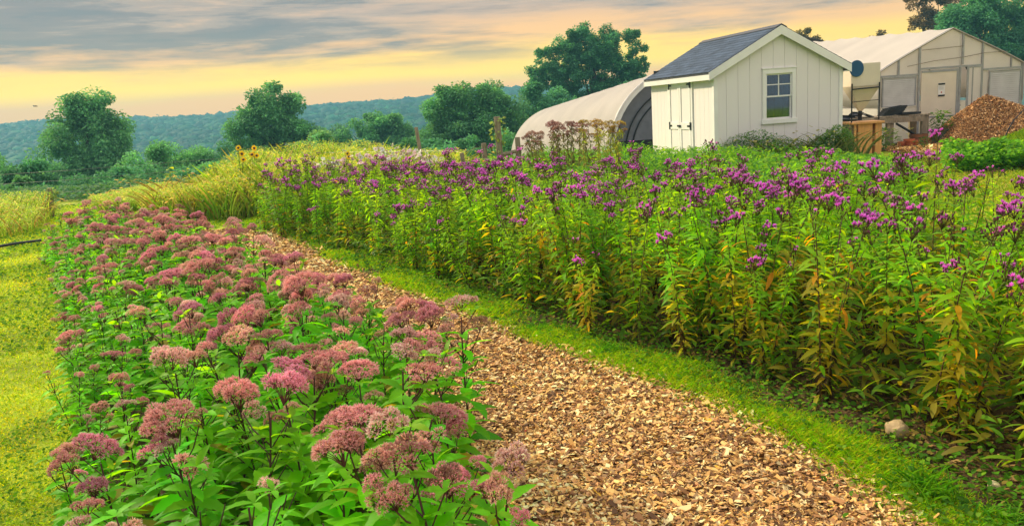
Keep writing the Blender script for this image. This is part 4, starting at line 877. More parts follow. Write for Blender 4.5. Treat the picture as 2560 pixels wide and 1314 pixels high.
def iron_plant_meshes(seed, h, dry):
    g = np.random.default_rng(seed); st = MB(); a = Acc(); tips = []; T, F = leaf_shape(1, .225, 6, .85, .2, .04, .38)
    Td, Fd = leaf_shape(1, .14, 4, 1.6, .6)
    for s_ in range(g.integers(2, 5)):
        th = g.uniform(0, 6.28); ln = g.uniform(.08, .26); hh = h * g.uniform(.82, 1.0); zs = np.linspace(0, hh, 9); r = .02 + ln * (zs / hh) ** 1.4
        line = np.stack([r * math.cos(th), r * math.sin(th), zs], 1) + np.array([.01 * math.sin(seed), .01, 0]); st.tube(line, np.linspace(.0055, .0028, 9), 5, (.13, .12, .03) if g.random() < .5 else (.10, .055, .03))
        at_ = lambda z: np.array([np.interp(z, zs, line[:, i]) for i in range(3)])
        zz = np.arange(.06, hh * .97, 0.0142); zz = zz + g.normal(0, .004, len(zz)); zz = zz[(zz > .28) | (g.random(len(zz)) < (.5 if dry > .5 else .9))]
        n = len(zz); f = zz / hh; pos = np.array([at_(z) for z in zz]); azl = np.arange(n) * 2.4 + g.normal(0, .3, n) + th
        c = hsvj((.14, .35, .008), n, .25, .1, g); up = f > .7; c[up] = hsvj((.22, .46, .012), up.sum(), .2, .1, g)
        lo = (f < .26 + .46 * dry) & (g.random(n) < .3 + .45 * dry); c[lo] = hsvj((.34, .32, .02), lo.sum(), .3, .15, g)
        oc = g.random(n) < .008 + .025 * dry; c[oc] = hsvj((.48, .24, .02), oc.sum(), .2, .1, g)
        V, Fa, C = stamp(T, F, pos, rot_zyx(azl, g.normal(.32, .28, n), g.normal(0, .3, n)), np.where(f > .85, .08, .128) * g.uniform(.75, 1.2, n), c); a.add(V, Fa, C)
        nd = int(3 + 16 * dry); zd = g.uniform(.05, .38, nd); V, Fa, C = stamp(Td, Fd, np.array([at_(z) for z in zd]), rot_zyx(g.uniform(0, 6.28, nd), g.normal(-.9, .4, nd), g.normal(0, .8, nd)), g.uniform(.06, .12, nd), hsvj((.04, .025, .018), nd, .4, .1, g)); a.add(V, Fa, C)
        tips.append(at_(hh))
        for q in range(g.integers(1, 4)):
            t_ = g.uniform(0, 6.28); zb = hh * g.uniform(.78, .92); b_ = at_(zb); ll = g.uniform(.08, .17); e = b_ + np.array([math.cos(t_) * ll * .55, math.sin(t_) * ll * .55, ll]); st.tube([b_, (b_ + e) / 2 + np.array([math.cos(t_), math.sin(t_), 0]) * .01, e], [.0022, .002, .0016], 4, (.12, .11, .03)); tips.append(e)
            n = 5; V, Fa, C = stamp(T, F, np.linspace(b_, e, n), rot_zyx(np.arange(n) * 2.4 + t_, g.normal(.5, .2, n), g.normal(0, .3, n)), g.uniform(.05, .085, n), hsvj((.22, .46, .025), n, .2, .1, g)); a.add(V, Fa, C)
    return st.mesh('stem', M['stem']), a.mesh('foliage', M['leaf']), tips
iheads = [iron_head(300 + i, n, s, b) for i, (n, s, b) in enumerate(((14, .045, .8), (10, .04, .7), (17, .055, .85), (8, .03, .9), (12, .045, .5)))]
ibuds = [iron_head(320 + i, n, s, b) for i, (n, s, b) in enumerate(((10, .045, .1), (12, .05, .2), (8, .045, 0)))]
iplants = [iron_plant_meshes(340 + i, h, d_) for i, (h, d_) in enumerate(((1.10, .1), (1.2, .2), (1.05, .0), (1.15, .35), (1.0, .1), (1.12, .9), (1.05, 1.0), (1.18, .7)))]
front = lambda x, y: np.interp(y, [1.9, 3.1, 3.9, 4.85, 5.85, 7.4, 9.95, 12.55], [2.12, 1.84, 1.57, 1.05, .32, -.58, -2.25, -4.0])
pts = spaced(IRON, 300, .235, 400); pts = pts[np.argsort(np.hypot(pts[:, 0], pts[:, 1]))]
g = np.random.default_rng(401)
for k, (x, y) in enumerate(pts):
    fd = x - front(x, y); dryp = np.exp(-((y - 4.7) / 1.9) ** 2) * (fd < 1.6)
    dry = g.random() < dryp * .85; vi = g.choice([5, 6, 7]) if dry else g.choice([0, 1, 2, 3, 4]); smesh, lmesh, tips = iplants[vi]
    sc = g.uniform(.80, 1.0) * (1.0 if y < 8 else .92) * (g.uniform(.66, .92) if fd < .35 and g.random() < .5 else 1) * (1.15 if g.random() < .06 and y < 8 else 1)
    zone = 'near end' if y < 4.2 else 'middle' if y < 8 else 'far end'; row = 'front edge' if fd < .5 else 'second rank' if fd < 1.1 else 'back rank'
    kind_ = 'yellowing at the foot' if dry else 'in full green leaf'
    t = thing('ironweed', f"purple-flowered ironweed {kind_}, {row} of the tall row, {zone}", 'flowering plant', (x, y, 0), g.uniform(0, 6.28), 'purple ironweed plants in the tall right row', sc)
    t.rotation_euler = (g.normal(0, .08), g.normal(0, .08) - (.06 if fd < .4 else 0), t.rotation_euler[2])
    link('stem', smesh, t); link('foliage', lmesh, t)
    pb = .5 if y > 6.5 else .48
    for e in tips:
        u_ = g.random()
        if u_ < (.72 if y > 7 else .56): link('flower_head', (iheads if g.random() < pb else ibuds)[g.integers(3 if False else 0, 3)], t, tuple(e), (g.normal(0, .15), g.normal(0, .15), g.uniform(0, 6)), g.uniform(.6, 1.1) * (1.25 if y > 8 else 1.3 if y < 6 else 1))

P_ = scatter(IRON, 60, seed=1)
UND = [(x + .08, y + .04) for x, y in IRON[1:8]] + IRON[8:]
tag(link('understory_foliage', leafy_mass(UND, 17000, lambda x, y: .17 + .38 * np.clip((x - front(x, y)) / 1.6, 0, 1), .11, [(.10, .24, .015), (.16, .30, .02), (.24, .22, .03), (.07, .16, .015)], 'understory_foliage', 455, asp=.24, material=M['leaf'])), kind='stuff')
verge = [(x - .1, y - .05) for x, y in IRON[:8]] + [(x + .5, y + .2) for x, y in IRON[:8]][::-1]
tag(link('low_weeds', low_leaves(scatter(verge, 5200, .9, 3, seed=457), 'low_weeds', .03, [(.10, .28, .02), (.16, .32, .02), (.07, .18, .02), (.26, .20, .05)], 458, .06)), kind='stuff')

# ================================================================= TREES
def at(px, py, Y):
    d = _F + _R * (px - 1280) / FPX - _U * (py - 657) / FPX
    return np.array([0, 0, CAMH]) + d * Y / d[1]
T4, F4 = leaf_shape(1.0, .62, 2, .5, .25, 0, .45)
def make_tree(name, label, Y, lobes, trunkx, col, n=9000, lsize=.24, seed=1, airy=.0, trunk_r=.22, group='trees beyond the fence', clump=.55, hi=(1.45, 1.4, 1.1)):
    """lobes: list of (px, py, r px) giving the crown's real outline at distance Y; each becomes a ball of leaf clumps"""
    k_ = 1.3 if group.startswith('bushes') else 1.55
    Y *= k_; lsize *= k_ * .66; n = int(n * 2.1); clump *= k_; trunk_r *= k_; g = np.random.default_rng(seed); L_ = []
    for (px, py, r) in lobes:
        c = at(px, py, Y); rr = r * 1.04 * Y / FPX; L_.append((c[0], Y + g.uniform(-.5, .5) * rr, c[2], rr))
    base_l = list(L_)
    for (cx_, cy_, cz_, rr) in base_l:
        for q in range(3):
            v_ = g.normal(0, 1, 3); v_[2] = abs(v_[2]) * .8 - .1; v_ /= np.linalg.norm(v_); r2 = rr * g.uniform(.24, .5); L_.append((cx_ + v_[0] * rr * .95, cy_ + v_[1] * rr * .9, cz_ + v_[2] * rr * .95, r2))
    L_ = np.array(L_); b = at(trunkx, 400, Y); bx = b[0]; bz = float(ground_z(bx, Y)); org = np.array([bx, Y, bz])
    t = thing(name, label, 'tree', tuple(org), 0, group)
    w = L_[:, 3] ** 1.7; w = w / w.sum(); a = Acc()
    area = (L_[:, 3] ** 2).sum(); nc = max(8, int(area * 4 * (1.0 - airy * .35) / clump ** 2 * .55)); per = max(12, n // nc)
    li = g.choice(len(L_), nc, p=w); dv = g.normal(0, 1, (nc, 3)); dv /= np.linalg.norm(dv, axis=1)[:, None]
    rad = L_[li, 3] * np.clip(g.random(nc) ** .38, .2, 1) * g.uniform(.82, 1.08, nc); cc = L_[li, :3] + dv * rad[:, None]
    cr = clump * g.uniform(.55, 1.25, nc); cv = g.uniform(.7, 1.35, nc); idx = np.repeat(np.arange(nc), per); m_ = len(idx)
    dd = g.normal(0, 1, (m_, 3)); dd /= np.linalg.norm(dd, axis=1)[:, None]; pp = cc[idx] + dd * (cr[idx] * g.random(m_) ** .45)[:, None] * np.array([1, 1, .75])
    c = hsvj(col, m_, .2, .1, g) * cv[idx][:, None]; hl = g.random(m_) < .12; c[hl] *= np.array(hi)
    th = np.arctan2(dd[:, 1], dd[:, 0]) + g.normal(0, .7, m_)
    V, Fa, C = stamp(T4, F4, pp - org, rot_zyx(th, np.arcsin(dd[:, 2]) * .5 + g.normal(.0, .45, m_), g.normal(0, .6, m_)), lsize * g.uniform(.6, 1.35, m_), np.clip(c, 0, .9))
    link('crown', np_mesh('crown', V, [Fa], C, M['crown']), t)
    tr = MB(); cen = L_[:, :3].mean(0) - org; topz = cen[2]
    tr.tube([(0, 0, -.6), (0.05, 0, topz * .35), (cen[0] * .4, 0, topz * .8), (cen[0] * .8, cen[1], topz * .98)], [trunk_r * 1.2, trunk_r, trunk_r * .7, trunk_r * .3], 8)
    for l_ in L_[np.argsort(-L_[:, 3])][:14]:
        e = l_[:3] - org; s0 = np.array([cen[0] * .25, 0, topz * g.uniform(.3, .7)]); md = (s0 + e) / 2 + np.array([0, 0, -.1 * l_[3]]); tr.tube([s0, md, md + (e - md) * .9], [trunk_r * .4, trunk_r * .24, trunk_r * .1], 5)
    tr.part('trunk', M['bark'], t)
    return t
DK = (.10, .30, .14); MG = (.15, .38, .15); LG = (.20, .38, .13)
make_tree('deciduous_tree', 'tall dense tree with knobbly top, alone at the far left', 40, [(205, 420, 90), (150, 400, 60), (265, 410, 62), (210, 340, 72), (140, 345, 42), (262, 345, 42), (225, 290, 42), (255, 300, 30), (188, 262, 22), (246, 252, 20), (215, 262, 24), (120, 440, 40), (300, 450, 42), (220, 470, 90), (280, 380, 40)], 215, MG, 24000, .22, 501, .1)
make_tree('deciduous_tree', 'wide rounded tree with flat cap, behind the sunflowers', 44, [(690, 258, 38), (655, 258, 24), (715, 262, 24), (675, 310, 60), (620, 330, 40), (740, 320, 38), (605, 375, 34), (680, 370, 72), (755, 365, 32), (660, 410, 60), (730, 400, 45), (640, 300, 32)], 680, MG, 22000, .22, 502, .15)
make_tree('deciduous_tree', 'low broad tree between the wide rounded tree and the tall dark one', 56, [(930, 318, 34), (985, 322, 36), (880, 335, 34), (840, 355, 38), (1020, 350, 36), (900, 375, 50), (970, 375, 50), (830, 395, 40), (1030, 385, 35)], 930, MG, 18000, .27, 503, .1)
make_tree('deciduous_tree', 'small yellowish tree right of the wide rounded tree', 36, [(785, 368, 26), (765, 395, 30), (810, 400, 30), (790, 430, 36)], 785, LG, 6000, .19, 504, .1)
make_tree('deciduous_tree', 'tall dark tree with stepped left outline, left of the hoop tunnel', 42, [(1190, 225, 30), (1120, 240, 26), (1155, 240, 26), (1225, 240, 28), (1095, 285, 30), (1150, 290, 50), (1215, 290, 52), (1270, 275, 40), (1090, 340, 40), (1160, 350, 66), (1240, 345, 66), (1120, 395, 50), (1200, 400, 60), (1285, 340, 40)], 1190, MG, 26000, .22, 505, .12)
make_tree('deciduous_tree', 'dark tree filling the gap above the white tunnel', 48, [(1340, 265, 38), (1300, 290, 40), (1385, 275, 40), (1340, 320, 55), (1400, 320, 45), (1440, 290, 40), (1320, 240, 20), (1395, 240, 24), (1300, 345, 40)], 1350, DK, 17000, .23, 506, .1)
make_tree('airy_tree', 'tall airy tree with sky showing through, left of the shed', 54, [(1430, 95, 24), (1470, 150, 48), (1550, 195, 46), (1400, 205, 40), (1520, 140, 34), (1462, 82, 20), (1405, 120, 24), (1445, 130, 36), (1525, 90, 20), (1510, 120, 32), (1580, 90, 16), (1590, 130, 26), (1360, 145, 24), (1350, 185, 28), (1400, 175, 36), (1470, 190, 44), (1540, 170, 36), (1600, 165, 24), (1590, 200, 30), (1340, 210, 20), (1420, 230, 36), (1500, 240, 50), (1560, 240, 40), (1605, 245, 30)], 1490, DK, 46000, .20, 507, .2, .25, clump=.32)
make_tree('deciduous_tree', 'dark understorey tree below the airy tree, behind the tunnel crest', 50, [(1480, 285, 40), (1550, 270, 44), (1610, 265, 40), (1430, 310, 34), (1520, 310, 40)], 1530, DK, 9000, .23, 508)
make_tree('deciduous_tree', 'large dark tree at the top right corner', 50, [(2445, 30, 60), (2520, 20, 70), (2400, 75, 50), (2480, 80, 70), (2550, 90, 70), (2500, 130, 60), (2380, 40, 26), (2560, 150, 50), (2440, 110, 50)], 2490, DK, 26000, .24, 509, .3, .3, 'trees behind the greenhouse')
make_tree('airy_tree', 'pale backlit sparse tree at the left of the top right corner', 62, [(2310, 5, 34), (2345, 30, 34), (2330, 55, 30), (2285, -5, 24), (2370, 0, 34), (2300, 60, 20), (2345, 85, 30)], 2345, (.20, .13, .05), 5200, .26, 510, .9, .2, 'trees behind the greenhouse', .35)
make_tree('deciduous_tree', 'small sprig of a tree showing above the shed roof right slope', 60, [(2010, 88, 14), (2040, 100, 14), (2000, 130, 30), (2045, 140, 30)], 2020, (.16, .13, .05), 1800, .24, 511, .8, .15, 'trees behind the greenhouse', .3)
make_tree('deciduous_tree', 'tiny tree top peeping over the greenhouse film roof', 64, [(2205, 92, 9), (2190, 110, 14)], 2200, (.16, .11, .05), 500, .24, 512, .8, .12, 'trees behind the greenhouse', .3)
for k, (px, py, r, Y, lab, col) in enumerate((
    (-20, 480, 46, 24, 'bush cut by the left frame edge, behind the left meadow', DK), (50, 492, 42, 23, 'low bush just above the left meadow top, left of the fence post', MG), (290, 500, 44, 24, 'low dark bush above the top left corner of the pink bed', DK), (350, 492, 40, 23, 'low bush between the small meadow hump and the tall meadow growth', MG),
    (440, 470, 42, 24, 'dark bush rising behind the left end of the tall meadow growth', DK), (515, 450, 40, 25, 'bush rising behind the tall meadow growth, left of the sunflowers', MG), (800, 395, 44, 30, 'bush filling the gap right of the small yellowish tree', MG), (1010, 400, 42, 30, 'bush left of the tall leaning post', DK), (1110, 400, 46, 30, 'bush right of the tall leaning post', DK),
    (30, 440, 50, 30, 'round green bush at the left frame edge before the hill', MG), (85, 452, 46, 27, 'dark bush left of the tall dense tree', DK), (10, 500, 36, 24, 'yellow-green bush low at the left frame edge', LG),
    (365, 428, 44, 34, 'green bush right of the tall dense tree', MG), (425, 408, 44, 36, 'rounded bush in the middle of the gap between the two big trees', MG), (485, 402, 42, 38, 'green bush left of the sunflowers', MG), (545, 405, 40, 38, 'dark green bush directly behind the sunflowers', DK), (390, 462, 44, 28, 'dark bush low behind the pink flower bed', DK), (335, 475, 44, 27, 'shaded bush at the foot of the tall dense tree', DK),
    (1060, 385, 40, 38, 'dark bush behind the tall leaning post', DK), (860, 420, 36, 34, 'shaded bush behind the white cosmos flowers', DK), (960, 415, 40, 36, 'dark bush behind the right of the cosmos flowers', DK), (1180, 400, 44, 34, 'dark bush behind the short fence posts', DK), (1275, 370, 36, 38, 'dark bush at the foot of the tunnel far end', MG), (700, 430, 40, 33, 'dark bush under the wide rounded tree', DK), (160, 485, 50, 27, 'dark bush behind the left fence post', DK), (240, 490, 48, 28, 'dark bush behind the small meadow hump', DK), (600, 430, 36, 33, 'dark bush hidden behind the meadow weeds', DK))):
    make_tree('bush', lab, Y, [(px, py, r), (px - r * .7, py + r * .5, r * .8), (px + r * .7, py + r * .45, r * .8), (px, py + r * 1.1, r)], px, col, 4500, .18, 520 + k, .05, .06, 'bushes along the field edge', .4)['category'] = 'bush'

# wooded hillside: rounded crowns with leafy skins
g = np.random.default_rng(600); n = 11000
Yc = 190 + (830 - 190) * g.random(n) ** .8; Xc = (g.uniform(-.74, .16, n)) * Yc; cr = g.uniform(2.4, 5.4, n) * (1 + .0006 * Yc); zc = hill_z(Xc, Yc) + cr * .45
import bmesh
bm = bmesh.new(); bmesh.ops.create_icosphere(bm, subdivisions=2, radius=1); S0 = np.array([v.co[:] for v in bm.verts]); SF = np.array([[v.index for v in f.verts] for f in bm.faces]); bm.free()
colc = np.array((.032, .11, .06)) * g.uniform(.55, 1.6, n)[:, None] * np.clip(1 + g.normal(0, .2, (n, 3)), .6, 1.5)  # bluish crown tone puts part of the haze into the colour
D = 1 + .11 * g.normal(0, 1, (n, len(S0))); V = S0[None] * D[..., None] * cr[:, None, None] * np.array([1, 1, .85]) + np.stack([Xc, Yc, zc], 1)[:, None]
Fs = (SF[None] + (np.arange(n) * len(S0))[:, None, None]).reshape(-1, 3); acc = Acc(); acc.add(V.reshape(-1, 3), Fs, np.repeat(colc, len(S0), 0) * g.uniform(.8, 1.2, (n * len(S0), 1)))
per = 22; idx = np.repeat(np.arange(n), per); m_ = len(idx); dd = g.normal(0, 1, (m_, 3)); dd[:, 2] = np.abs(dd[:, 2]); dd[:, 1] -= .35; dd /= np.linalg.norm(dd, axis=1)[:, None]
pp = np.stack([Xc, Yc, zc], 1)[idx] + dd * (cr[idx] * g.uniform(.9, 1.12, m_))[:, None] * np.array([1, 1, .85])
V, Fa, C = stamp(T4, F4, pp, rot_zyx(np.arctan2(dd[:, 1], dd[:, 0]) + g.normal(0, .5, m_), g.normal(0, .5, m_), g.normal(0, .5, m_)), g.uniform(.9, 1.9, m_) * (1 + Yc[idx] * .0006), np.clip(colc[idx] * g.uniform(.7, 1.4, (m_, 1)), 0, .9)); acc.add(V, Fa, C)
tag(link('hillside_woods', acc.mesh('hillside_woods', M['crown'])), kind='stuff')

# ================================================================= FENCE, POSTS, HOSE, POT, STONES
def fence_post(label, top, bot_z, r, lean=0.0, vine=False, group=None):
    x, y, z = top; t = thing('wooden_post', label, 'fence post', (x, y, bot_z), 0, group)
    h = z - bot_z; m_ = MB(); m_.tube([(lean, 0, -.2), (lean * .5, 0, h * .5), (0, 0, h)], [r * 1.05, r, r * .95], 9); m_.part('post', M['board'], t, bev=.004)
    if vine:
        a = Acc(); g = np.random.default_rng(int(abs(x) * 1000)); n = 150; T, F = leaf_shape(.06, .04, 3, .5, .2); zz = g.uniform(h * .1, h * 1.0, n); th = g.uniform(0, 6.28, n); rr = r + g.uniform(0, .07, n)
        V, Fa, C = stamp(T, F, np.stack([rr * np.cos(th), rr * np.sin(th), zz], 1), rot_zyx(th + g.normal(0, .6, n), g.normal(-.2, .5, n), g.normal(0, .4, n)), g.uniform(.7, 1.5, n), hsvj((.26, .36, .08), n, .3, .12)); a.add(V, Fa, C); link('vine', a.mesh('vine', M['weed']), t)
    return t
fence_post('weathered post with vine at the left field edge, near the tall dense tree', at(124, 470, 17), 0, .055, -.06, True)
fence_post('tall thin leaning post right of the cosmos flowers', at(1040, 318, 15), 0, .035, .12, False)
fence_post('vine-wrapped tall post left of the hoop tunnel', at(1242, 292, 14.5), 0, .06, .02, True)
fence_post('stout short post just left of the vine-wrapped one', at(1209, 358, 14.6), 0, .05, .02)
fence_post('grey post touching the white tunnel outline, carrying a rail', at(1293, 343, 14.5), 0, .05, .03)
fence_post('small leaning post among the purple flower tops', at(1154, 382, 14), 0, .04, .09)
fence_post('shortest post stub, left of the small leaning post', at(1111, 402, 14), 0, .035, .02)
for nm, p0, p1, lab in (('fence_rail', at(1246, 388, 14.43), at(1290, 378, 14.43), 'round rail joining the vine-wrapped post and the grey post'), ('fence_rail', at(1212, 400, 14.53), at(1240, 402, 14.43), 'short low rail left of the vine-wrapped post')):
    m_ = MB(); m_.tube([p0, (p0 + p1) / 2 + np.array([0, 0, -.008]), p1], .035, 8); tag(m_.part(nm, M['board']), lab, 'rail')
wf = MB()
P0, P1 = at(124, 480, 17), at(700, 440, 19)
fw = thing('wire_fence', 'thin wire fence strung along the far field edge', 'fence', (0, 0, 0))
for zz in (.25, .5, .75, .95):
    m_ = MB(); m_.tube([(-16, 17.6, zz), (-9.2, 17.02, zz), (-5, 18.9, zz - .02), (-1.4, 15.0, zz), (-0.8, 14.0, zz), (-.25, 14.5, zz)], .003, 4); m_.part('wire', M['wire'], fw)
hose = MB(); hp_ = [at(-40, 622, 12.2), at(0, 617, 12.35), at(50, 611, 12.6), at(105, 607, 12.75)]; hose.tube([(p[0], p[1], .05) for p in hp_], .022, 7)
tag(hose.part('irrigation_pipe', M['rubber']), 'black irrigation pipe lying on the lawn at the left', 'pipe')
pt = thing('nursery_pot', 'black plastic nursery pot half hidden at the lawn edge of the pink flowers', 'pot', (-4.05, 7.35, 0), 0, None, .8); pt.rotation_euler = (.25, -.2, 0)
m_ = MB(); m_.lathe([(0, .01), (.10, .01), (.135, .20), (.15, .20), (.15, .23), (.13, .23), (.125, .1), (0, .08)], 20); m_.part('body', M['rubber'], pt)
def stone(label, name, c, s, material, seed):
    import bmesh as _b
    bm = _b.new(); _b.ops.create_icosphere(bm, subdivisions=3, radius=1); g = np.random.default_rng(seed); k1 = g.normal(0, 1, (5, 3))
    for v in bm.verts:
        p = np.array(v.co); q = 1 + .10 * sum(math.sin(2.2 * float(p @ kk) + i) for i, kk in enumerate(k1)) / 2
        p = np.sign(p) * np.abs(p) ** .72 * q; v.co = p * np.array(s)
    me = bpy.data.meshes.new(name); bm.to_mesh(me); bm.free(); me.materials.append(material)
    for p_ in me.polygons: p_.use_smooth = True
    tag(link(name, me, None, c, (0, 0, g.uniform(0, 3))), label, 'stone')
gp = at(2240, 1092, 1); dd_ = gp - np.array([0, 0, CAMH]); gp = np.array([0, 0, CAMH]) + dd_ * (CAMH / -dd_[2])
stone('squarish tan stone on the soil under the nearest purple flower plants', 'rock', (gp[0], gp[1], .035), (.052, .045, .042), M['stone'], 3)
gp = at(2485, 1222, 1); dd_ = gp - np.array([0, 0, CAMH]); gp = np.array([0, 0, CAMH]) + dd_ * (CAMH / -dd_[2])
stone('small pale egg-like pebble near the bottom right corner', 'pebble', (gp[0], gp[1], .018), (.022, .017, .016), M['pale'], 5)
# black hose arching over the chip heap
m_ = MB(); m_.tube([at(2512, 345, 17.6), at(2520, 325, 17.6), at(2535, 300, 17.7), at(2560, 274, 17.8), at(2600, 255, 17.9)], .014, 6); tag(m_.part('black_hose', M['rubber']), 'black hose arching up out of the grass bank at the right edge', 'hose')
# bird
b0 = at(88, 266, 85); t = thing('bird', 'tiny dark bird flying low in the yellow sky at the left', 'bird', tuple(b0)); bm_ = MB()
bm_.tube([(-.2, 0, 0), (-.1, 0, .02), (.08, 0, .02), (.2, 0, .0), (.27, 0, -.01)], [.01, .05, .055, .035, .004], 8); bm_.part('body', M['feather'], t, True)
for s_ in (-1, 1):
    w_ = MB(); w_.add([(.06, 0, .03), (-.06, 0, .03), (-.12, s_ * .28, .08), (.0, s_ * .28, .09), (-.12, s_ * .5, .05), (.06, 0, .022), (-.06, 0, .022), (-.12, s_ * .28, .072), (.0, s_ * .28, .082)], [(0, 1, 2, 3), (3, 2, 4), (8, 7, 6, 5), (4, 7, 8)]); w_.part('wing', M['feather'], t)

# ================================================================= SUNFLOWERS, COSMOS, DRIED STALKS
PET = (.92, .58, .01)
def sun_head(seed, r=.047):
    g = np.random.default_rng(seed); a = Acc(); T, F = leaf_shape(r * .75, r * .28, 4, .35, .15)
    for q, (n, tilt) in enumerate(((15, .1), (14, .32))):
        th = np.arange(n) * 2 * np.pi / n + q * .2 + g.normal(0, .06, n); V, Fa, C = stamp(T, F, np.stack([np.cos(th) * r * .42, np.sin(th) * r * .42, 0 * th], 1), rot_zyx(th, np.full(n, tilt), g.normal(0, .2, n)), g.uniform(.85, 1.1, n), hsvj(PET, n, .15, .08, g)); a.add(V, Fa, C)
    pm = a.mesh('petals', M['petal']); c = MB(); c.lathe([(0, .016), (r * .2, .018), (r * .4, .012), (r * .47, .0), (r * .3, -.012), (0, -.016)], 16, col=(.09, .04, .015)); return pm, c.mesh('disc', M['stem'], True)
shd = [sun_head(700), sun_head(701)]
def sunflower(px, heads, Y, lab):
    b = at(px, 480, Y); t = thing('sunflower', lab, 'sunflower', (b[0], Y, 0), 0, 'sunflowers above the meadow weeds'); g = np.random.default_rng(int(px)); st = MB(); a = Acc(); T, F = leaf_shape(.15, .10, 5, .8, .15)
    for (hx, hy) in heads:
        e = at(hx, hy, Y) - np.array([b[0], Y, 0]); e[1] = g.uniform(-.1, .1); st.tube([(0, 0, 0), (e[0] * .3, e[1] * .3, e[2] * .55), (e[0] * .85, e[1], e[2] * .93), e + np.array([0, .02, 0])], [.010, .008, .006, .005], 6, (.16, .25, .04))
        hd = link('flower_head', shd[g.integers(2)][0], t, tuple(e + np.array([0, -.02, 0])), (R(72) + g.normal(0, .15), 0, g.normal(0, .5)), g.uniform(.95, 1.15)); link('disc', shd[0][1], hd)
        n = 9; f = g.uniform(.3, .93, n); V, Fa, C = stamp(T, F, np.stack([e[0] * f, e[1] * f, e[2] * f], 1), rot_zyx(g.uniform(0, 6.28, n), g.normal(.2, .3, n), g.normal(0, .3, n)), g.uniform(.5, 1.0, n), hsvj((.20, .33, .03), n, .2, .1, g)); a.add(V, Fa, C)
    st.part('stem', M['stem'], t); link('foliage', a.mesh('foliage', M['leaf']), t)
sunflower(605, [(600, 369), (602, 385), (613, 398)], 14.6, 'left sunflower with three stacked yellow heads')
sunflower(636, [(637, 370), (632, 386), (641, 389)], 14.9, 'right sunflower with one high and two low yellow heads')
sunflower(862, [(868, 384), (872, 392)], 14.0, 'small yellow sunflower among the cosmos, far from the other two')
for k, px in enumerate((425, 470, 535, 660, 690, 740)):
    b = at(px, 440, 15.3); g = np.random.default_rng(px); t = thing('sunflower_plant', ('tall leafy stalk at the left end of the meadow weeds', 'leafy stalk with drooping leaves near the left end of the meadow weeds', 'leafy stalk left of the sunflower heads', 'leafy stalk just right of the sunflower heads', 'leafy stalk behind the meadow weeds, second right of the sunflowers', 'rightmost leafy stalk of the meadow weeds')[k], 'plant', (b[0], 15.3, 0), 0, 'leafy sunflower stalks without flowers')
    h = at(px, (408, 418, 405, 395, 398, 400)[k], 15.3)[2]; st = MB(); st.tube([(0, 0, 0), (.02, 0, h * .5), (0, 0, h)], [.009, .007, .004], 5, (.18, .26, .05)); st.part('stem', M['stem'], t)
    a = Acc(); T, F = leaf_shape(.14, .10, 5, .8, .15); n = 22; f = g.uniform(.3, 1, n); V, Fa, C = stamp(T, F, np.stack([0 * f, 0 * f, h * f], 1), rot_zyx(g.uniform(0, 6.28, n), g.normal(.2, .3, n), g.normal(0, .3, n)), g.uniform(.5, 1.1, n), hsvj((.26, .36, .05), n, .2, .1, g)); a.add(V, Fa, C); link('foliage', a.mesh('foliage', M['leaf']), t)
def cosmos_head(seed, col):
    g = np.random.default_rng(seed); a = Acc(); T, F = leaf_shape(.034, .026, 3, .3, .1, 0, .65); n = 8; th = np.arange(n) * 2 * np.pi / n; V, Fa, C = stamp(T, F, np.zeros((n, 3)), rot_zyx(th, np.full(n, .15), 0 * th), np.ones(n), hsvj(col, n, .08, .04, g)); a.add(V, Fa, C)
    c = MB(); c.lathe([(0, .006), (.007, .004), (.007, -.003), (0, -.004)], 8, col=(.7, .4, .03)); a.mb(c); return a.mesh('blossom', M['petal'])
chd = [cosmos_head(1, (.85, .80, .72)), cosmos_head(2, (.85, .62, .66)), cosmos_head(3, (.80, .80, .75))]
g = np.random.default_rng(720)
for k in range(46):
    px = g.uniform(800, 1100); Y = g.uniform(12.6, 14.6); b = at(px, 450, Y); top = at(px, np.interp(px, [800, 900, 1000, 1100], [405, 392, 378, 385]) + g.uniform(-20, 8), Y)[2]
    side = 'left' if px < 880 else 'middle' if px < 1000 else 'right'; hue = 'white' if k % 3 else 'pinkish'
    t = thing('cosmos_plant', f'{hue} cosmos on thin stalks behind the purple flowers, {side} part of the patch', 'flowering plant', (b[0], Y, 0), g.uniform(0, 6), 'pale cosmos behind the ironweed'); st = MB(); a = Acc(); T, F = leaf_shape(.06, .008, 3, .6, .1)
    for q in range(4):
        th = g.uniform(0, 6.28); r = g.uniform(.03, .16); h = top * g.uniform(.84, 1.0); e = np.array([r * math.cos(th), r * math.sin(th), h]); st.tube([(0, 0, 0), (e[0] * .3, e[1] * .3, h * .5), e], [.003, .0025, .0018], 4, (.22, .32, .06))
        link('blossom', chd[(0 if k % 3 else 1) if q % 2 else (2 if k % 3 else 1)], t, tuple(e), (R(55) * math.sin(q * 2 + k) + .3, g.normal(0, .4), g.uniform(0, 6)), g.uniform(.9, 1.4)); n = 26; f = g.uniform(.25, 1, n)
        V, Fa, C = stamp(T, F, e[None] * f[:, None], rot_zyx(g.uniform(0, 6.28, n), g.normal(.4, .4, n), g.normal(0, .3, n)), g.uniform(.7, 1.6, n), hsvj((.24, .36, .05), n, .2, .1, g)); a.add(V, Fa, C)
    st.part('stem', M['stem'], t); link('foliage', a.mesh('foliage', M['weed']), t)
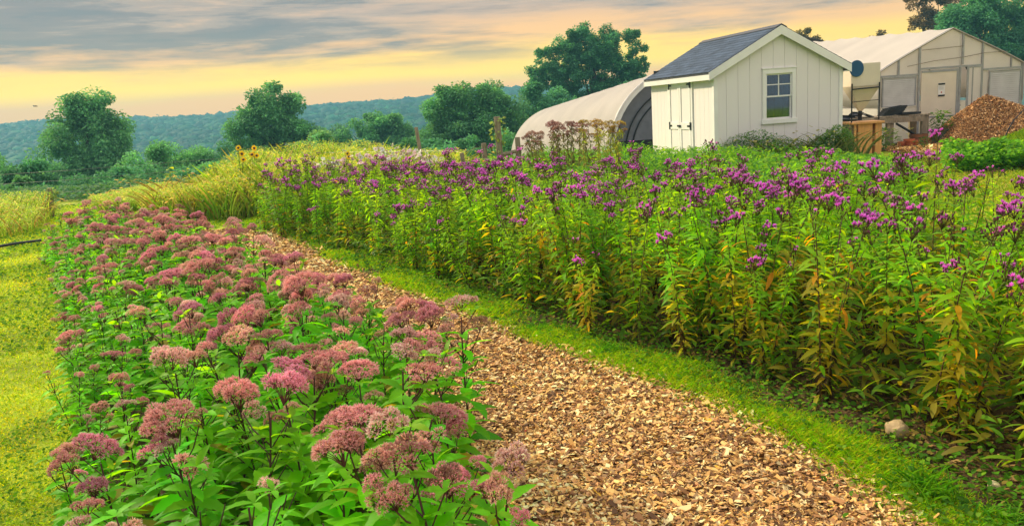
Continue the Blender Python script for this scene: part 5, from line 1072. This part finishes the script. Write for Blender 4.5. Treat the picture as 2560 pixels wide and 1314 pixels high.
# tall dried joe pye and goldenrod before the tunnel
dry_heads = [pye_head(800 + i, r, c_, .7) for i, (r, c_) in enumerate(((.08, (.42, .24, .18)), (.10, (.50, .26, .22)), (.07, (.34, .20, .14))))]
gold_heads = [pye_head(810 + i, r, c_, .6) for i, (r, c_) in enumerate(((.10, (.55, .38, .05)), (.08, (.48, .36, .06))))]
g = np.random.default_rng(730)
for k in range(30):
    px = 1325 + (1560 - 1325) * (k + g.uniform(0, .9)) / 30; Y = g.uniform(13.6, 16.0); gold = px > 1500 or (px > 1430 and g.random() < .35)
    ty = np.interp(px, [1320, 1350, 1400, 1500, 1560], [345, 330, 308, 305, 312]) + abs(g.normal(0, 14)); b = at(px, 420, Y); h = at(px, ty, Y)[2]
    seg = 'left' if px < 1400 else 'middle' if px < 1480 else 'right'
    t = thing('goldenrod' if gold else 'dried_joe_pye', (f'yellow-green goldenrod stalk before the dark netted tunnel end, {seg} of the clump' if gold else f'tall faded rusty joe pye stalk standing before the white tunnel, {seg} of the clump'), 'flowering plant', (b[0], Y, 0), g.uniform(0, 6), 'tall faded stalks before the tunnel')
    st = MB(); lx, ly = g.normal(0, .06, 2); st.tube([(0, 0, 0), (lx * .3, ly * .3, h * .5), (lx, ly, h - .05)], [.006, .005, .003], 4, (.14, .07, .04)); a = Acc(); T, F = leaf_shape(.11, .022, 4, 1.2, .3); n = 80; f = g.uniform(.15, .97, n)
    V, Fa, C = stamp(T, F, np.stack([lx * f ** 2, ly * f ** 2, h * f], 1), rot_zyx(g.uniform(0, 6.28, n), g.normal(.1, .5, n), g.normal(0, .5, n)), g.uniform(.6, 1.3, n), hsvj((.34, .38, .06) if gold else (.16, .16, .06), n, .35, .15, g)); a.add(V, Fa, C)
    hs = gold_heads if gold else dry_heads
    link('flower_head', hs[g.integers(len(hs))], t, (lx, ly, h), (g.normal(0, .15), g.normal(0, .15), 0), g.uniform(.7, 1.1))
    for q in range(2):
        th = g.uniform(0, 6.28); e = np.array([lx + .09 * math.cos(th), ly + .09 * math.sin(th), h - g.uniform(.06, .2)]); st.tube([(lx * .6, ly * .6, h * .75), e], .0025, 4, (.14, .07, .04)); link('flower_head', hs[g.integers(len(hs))], t, tuple(e), (g.normal(0, .15), g.normal(0, .15), 0), g.uniform(.35, .6))
    st.part('stem', M['stem'], t); link('foliage', a.mesh('foliage', M['weed']), t)

# ================================================================= HAZE
hz = bpy.data.materials.new('haze_air'); hz.use_nodes = True; t = hz.node_tree; t.nodes.clear(); o = t.nodes.new('ShaderNodeOutputMaterial'); v = t.nodes.new('ShaderNodeVolumePrincipled')
v.inputs['Color'].default_value = (0.20, 0.56, 0.76, 1); v.inputs['Density'].default_value = 0.001; v.inputs['Anisotropy'].default_value = 0.2; t.links.new(v.outputs[0], o.inputs['Volume'])
m_ = MB(); m_.b(-1110, 1110, -30, 960, -30, 36); hb = link('haze', m_.mesh('haze', hz)); tag(hb, kind='stuff')
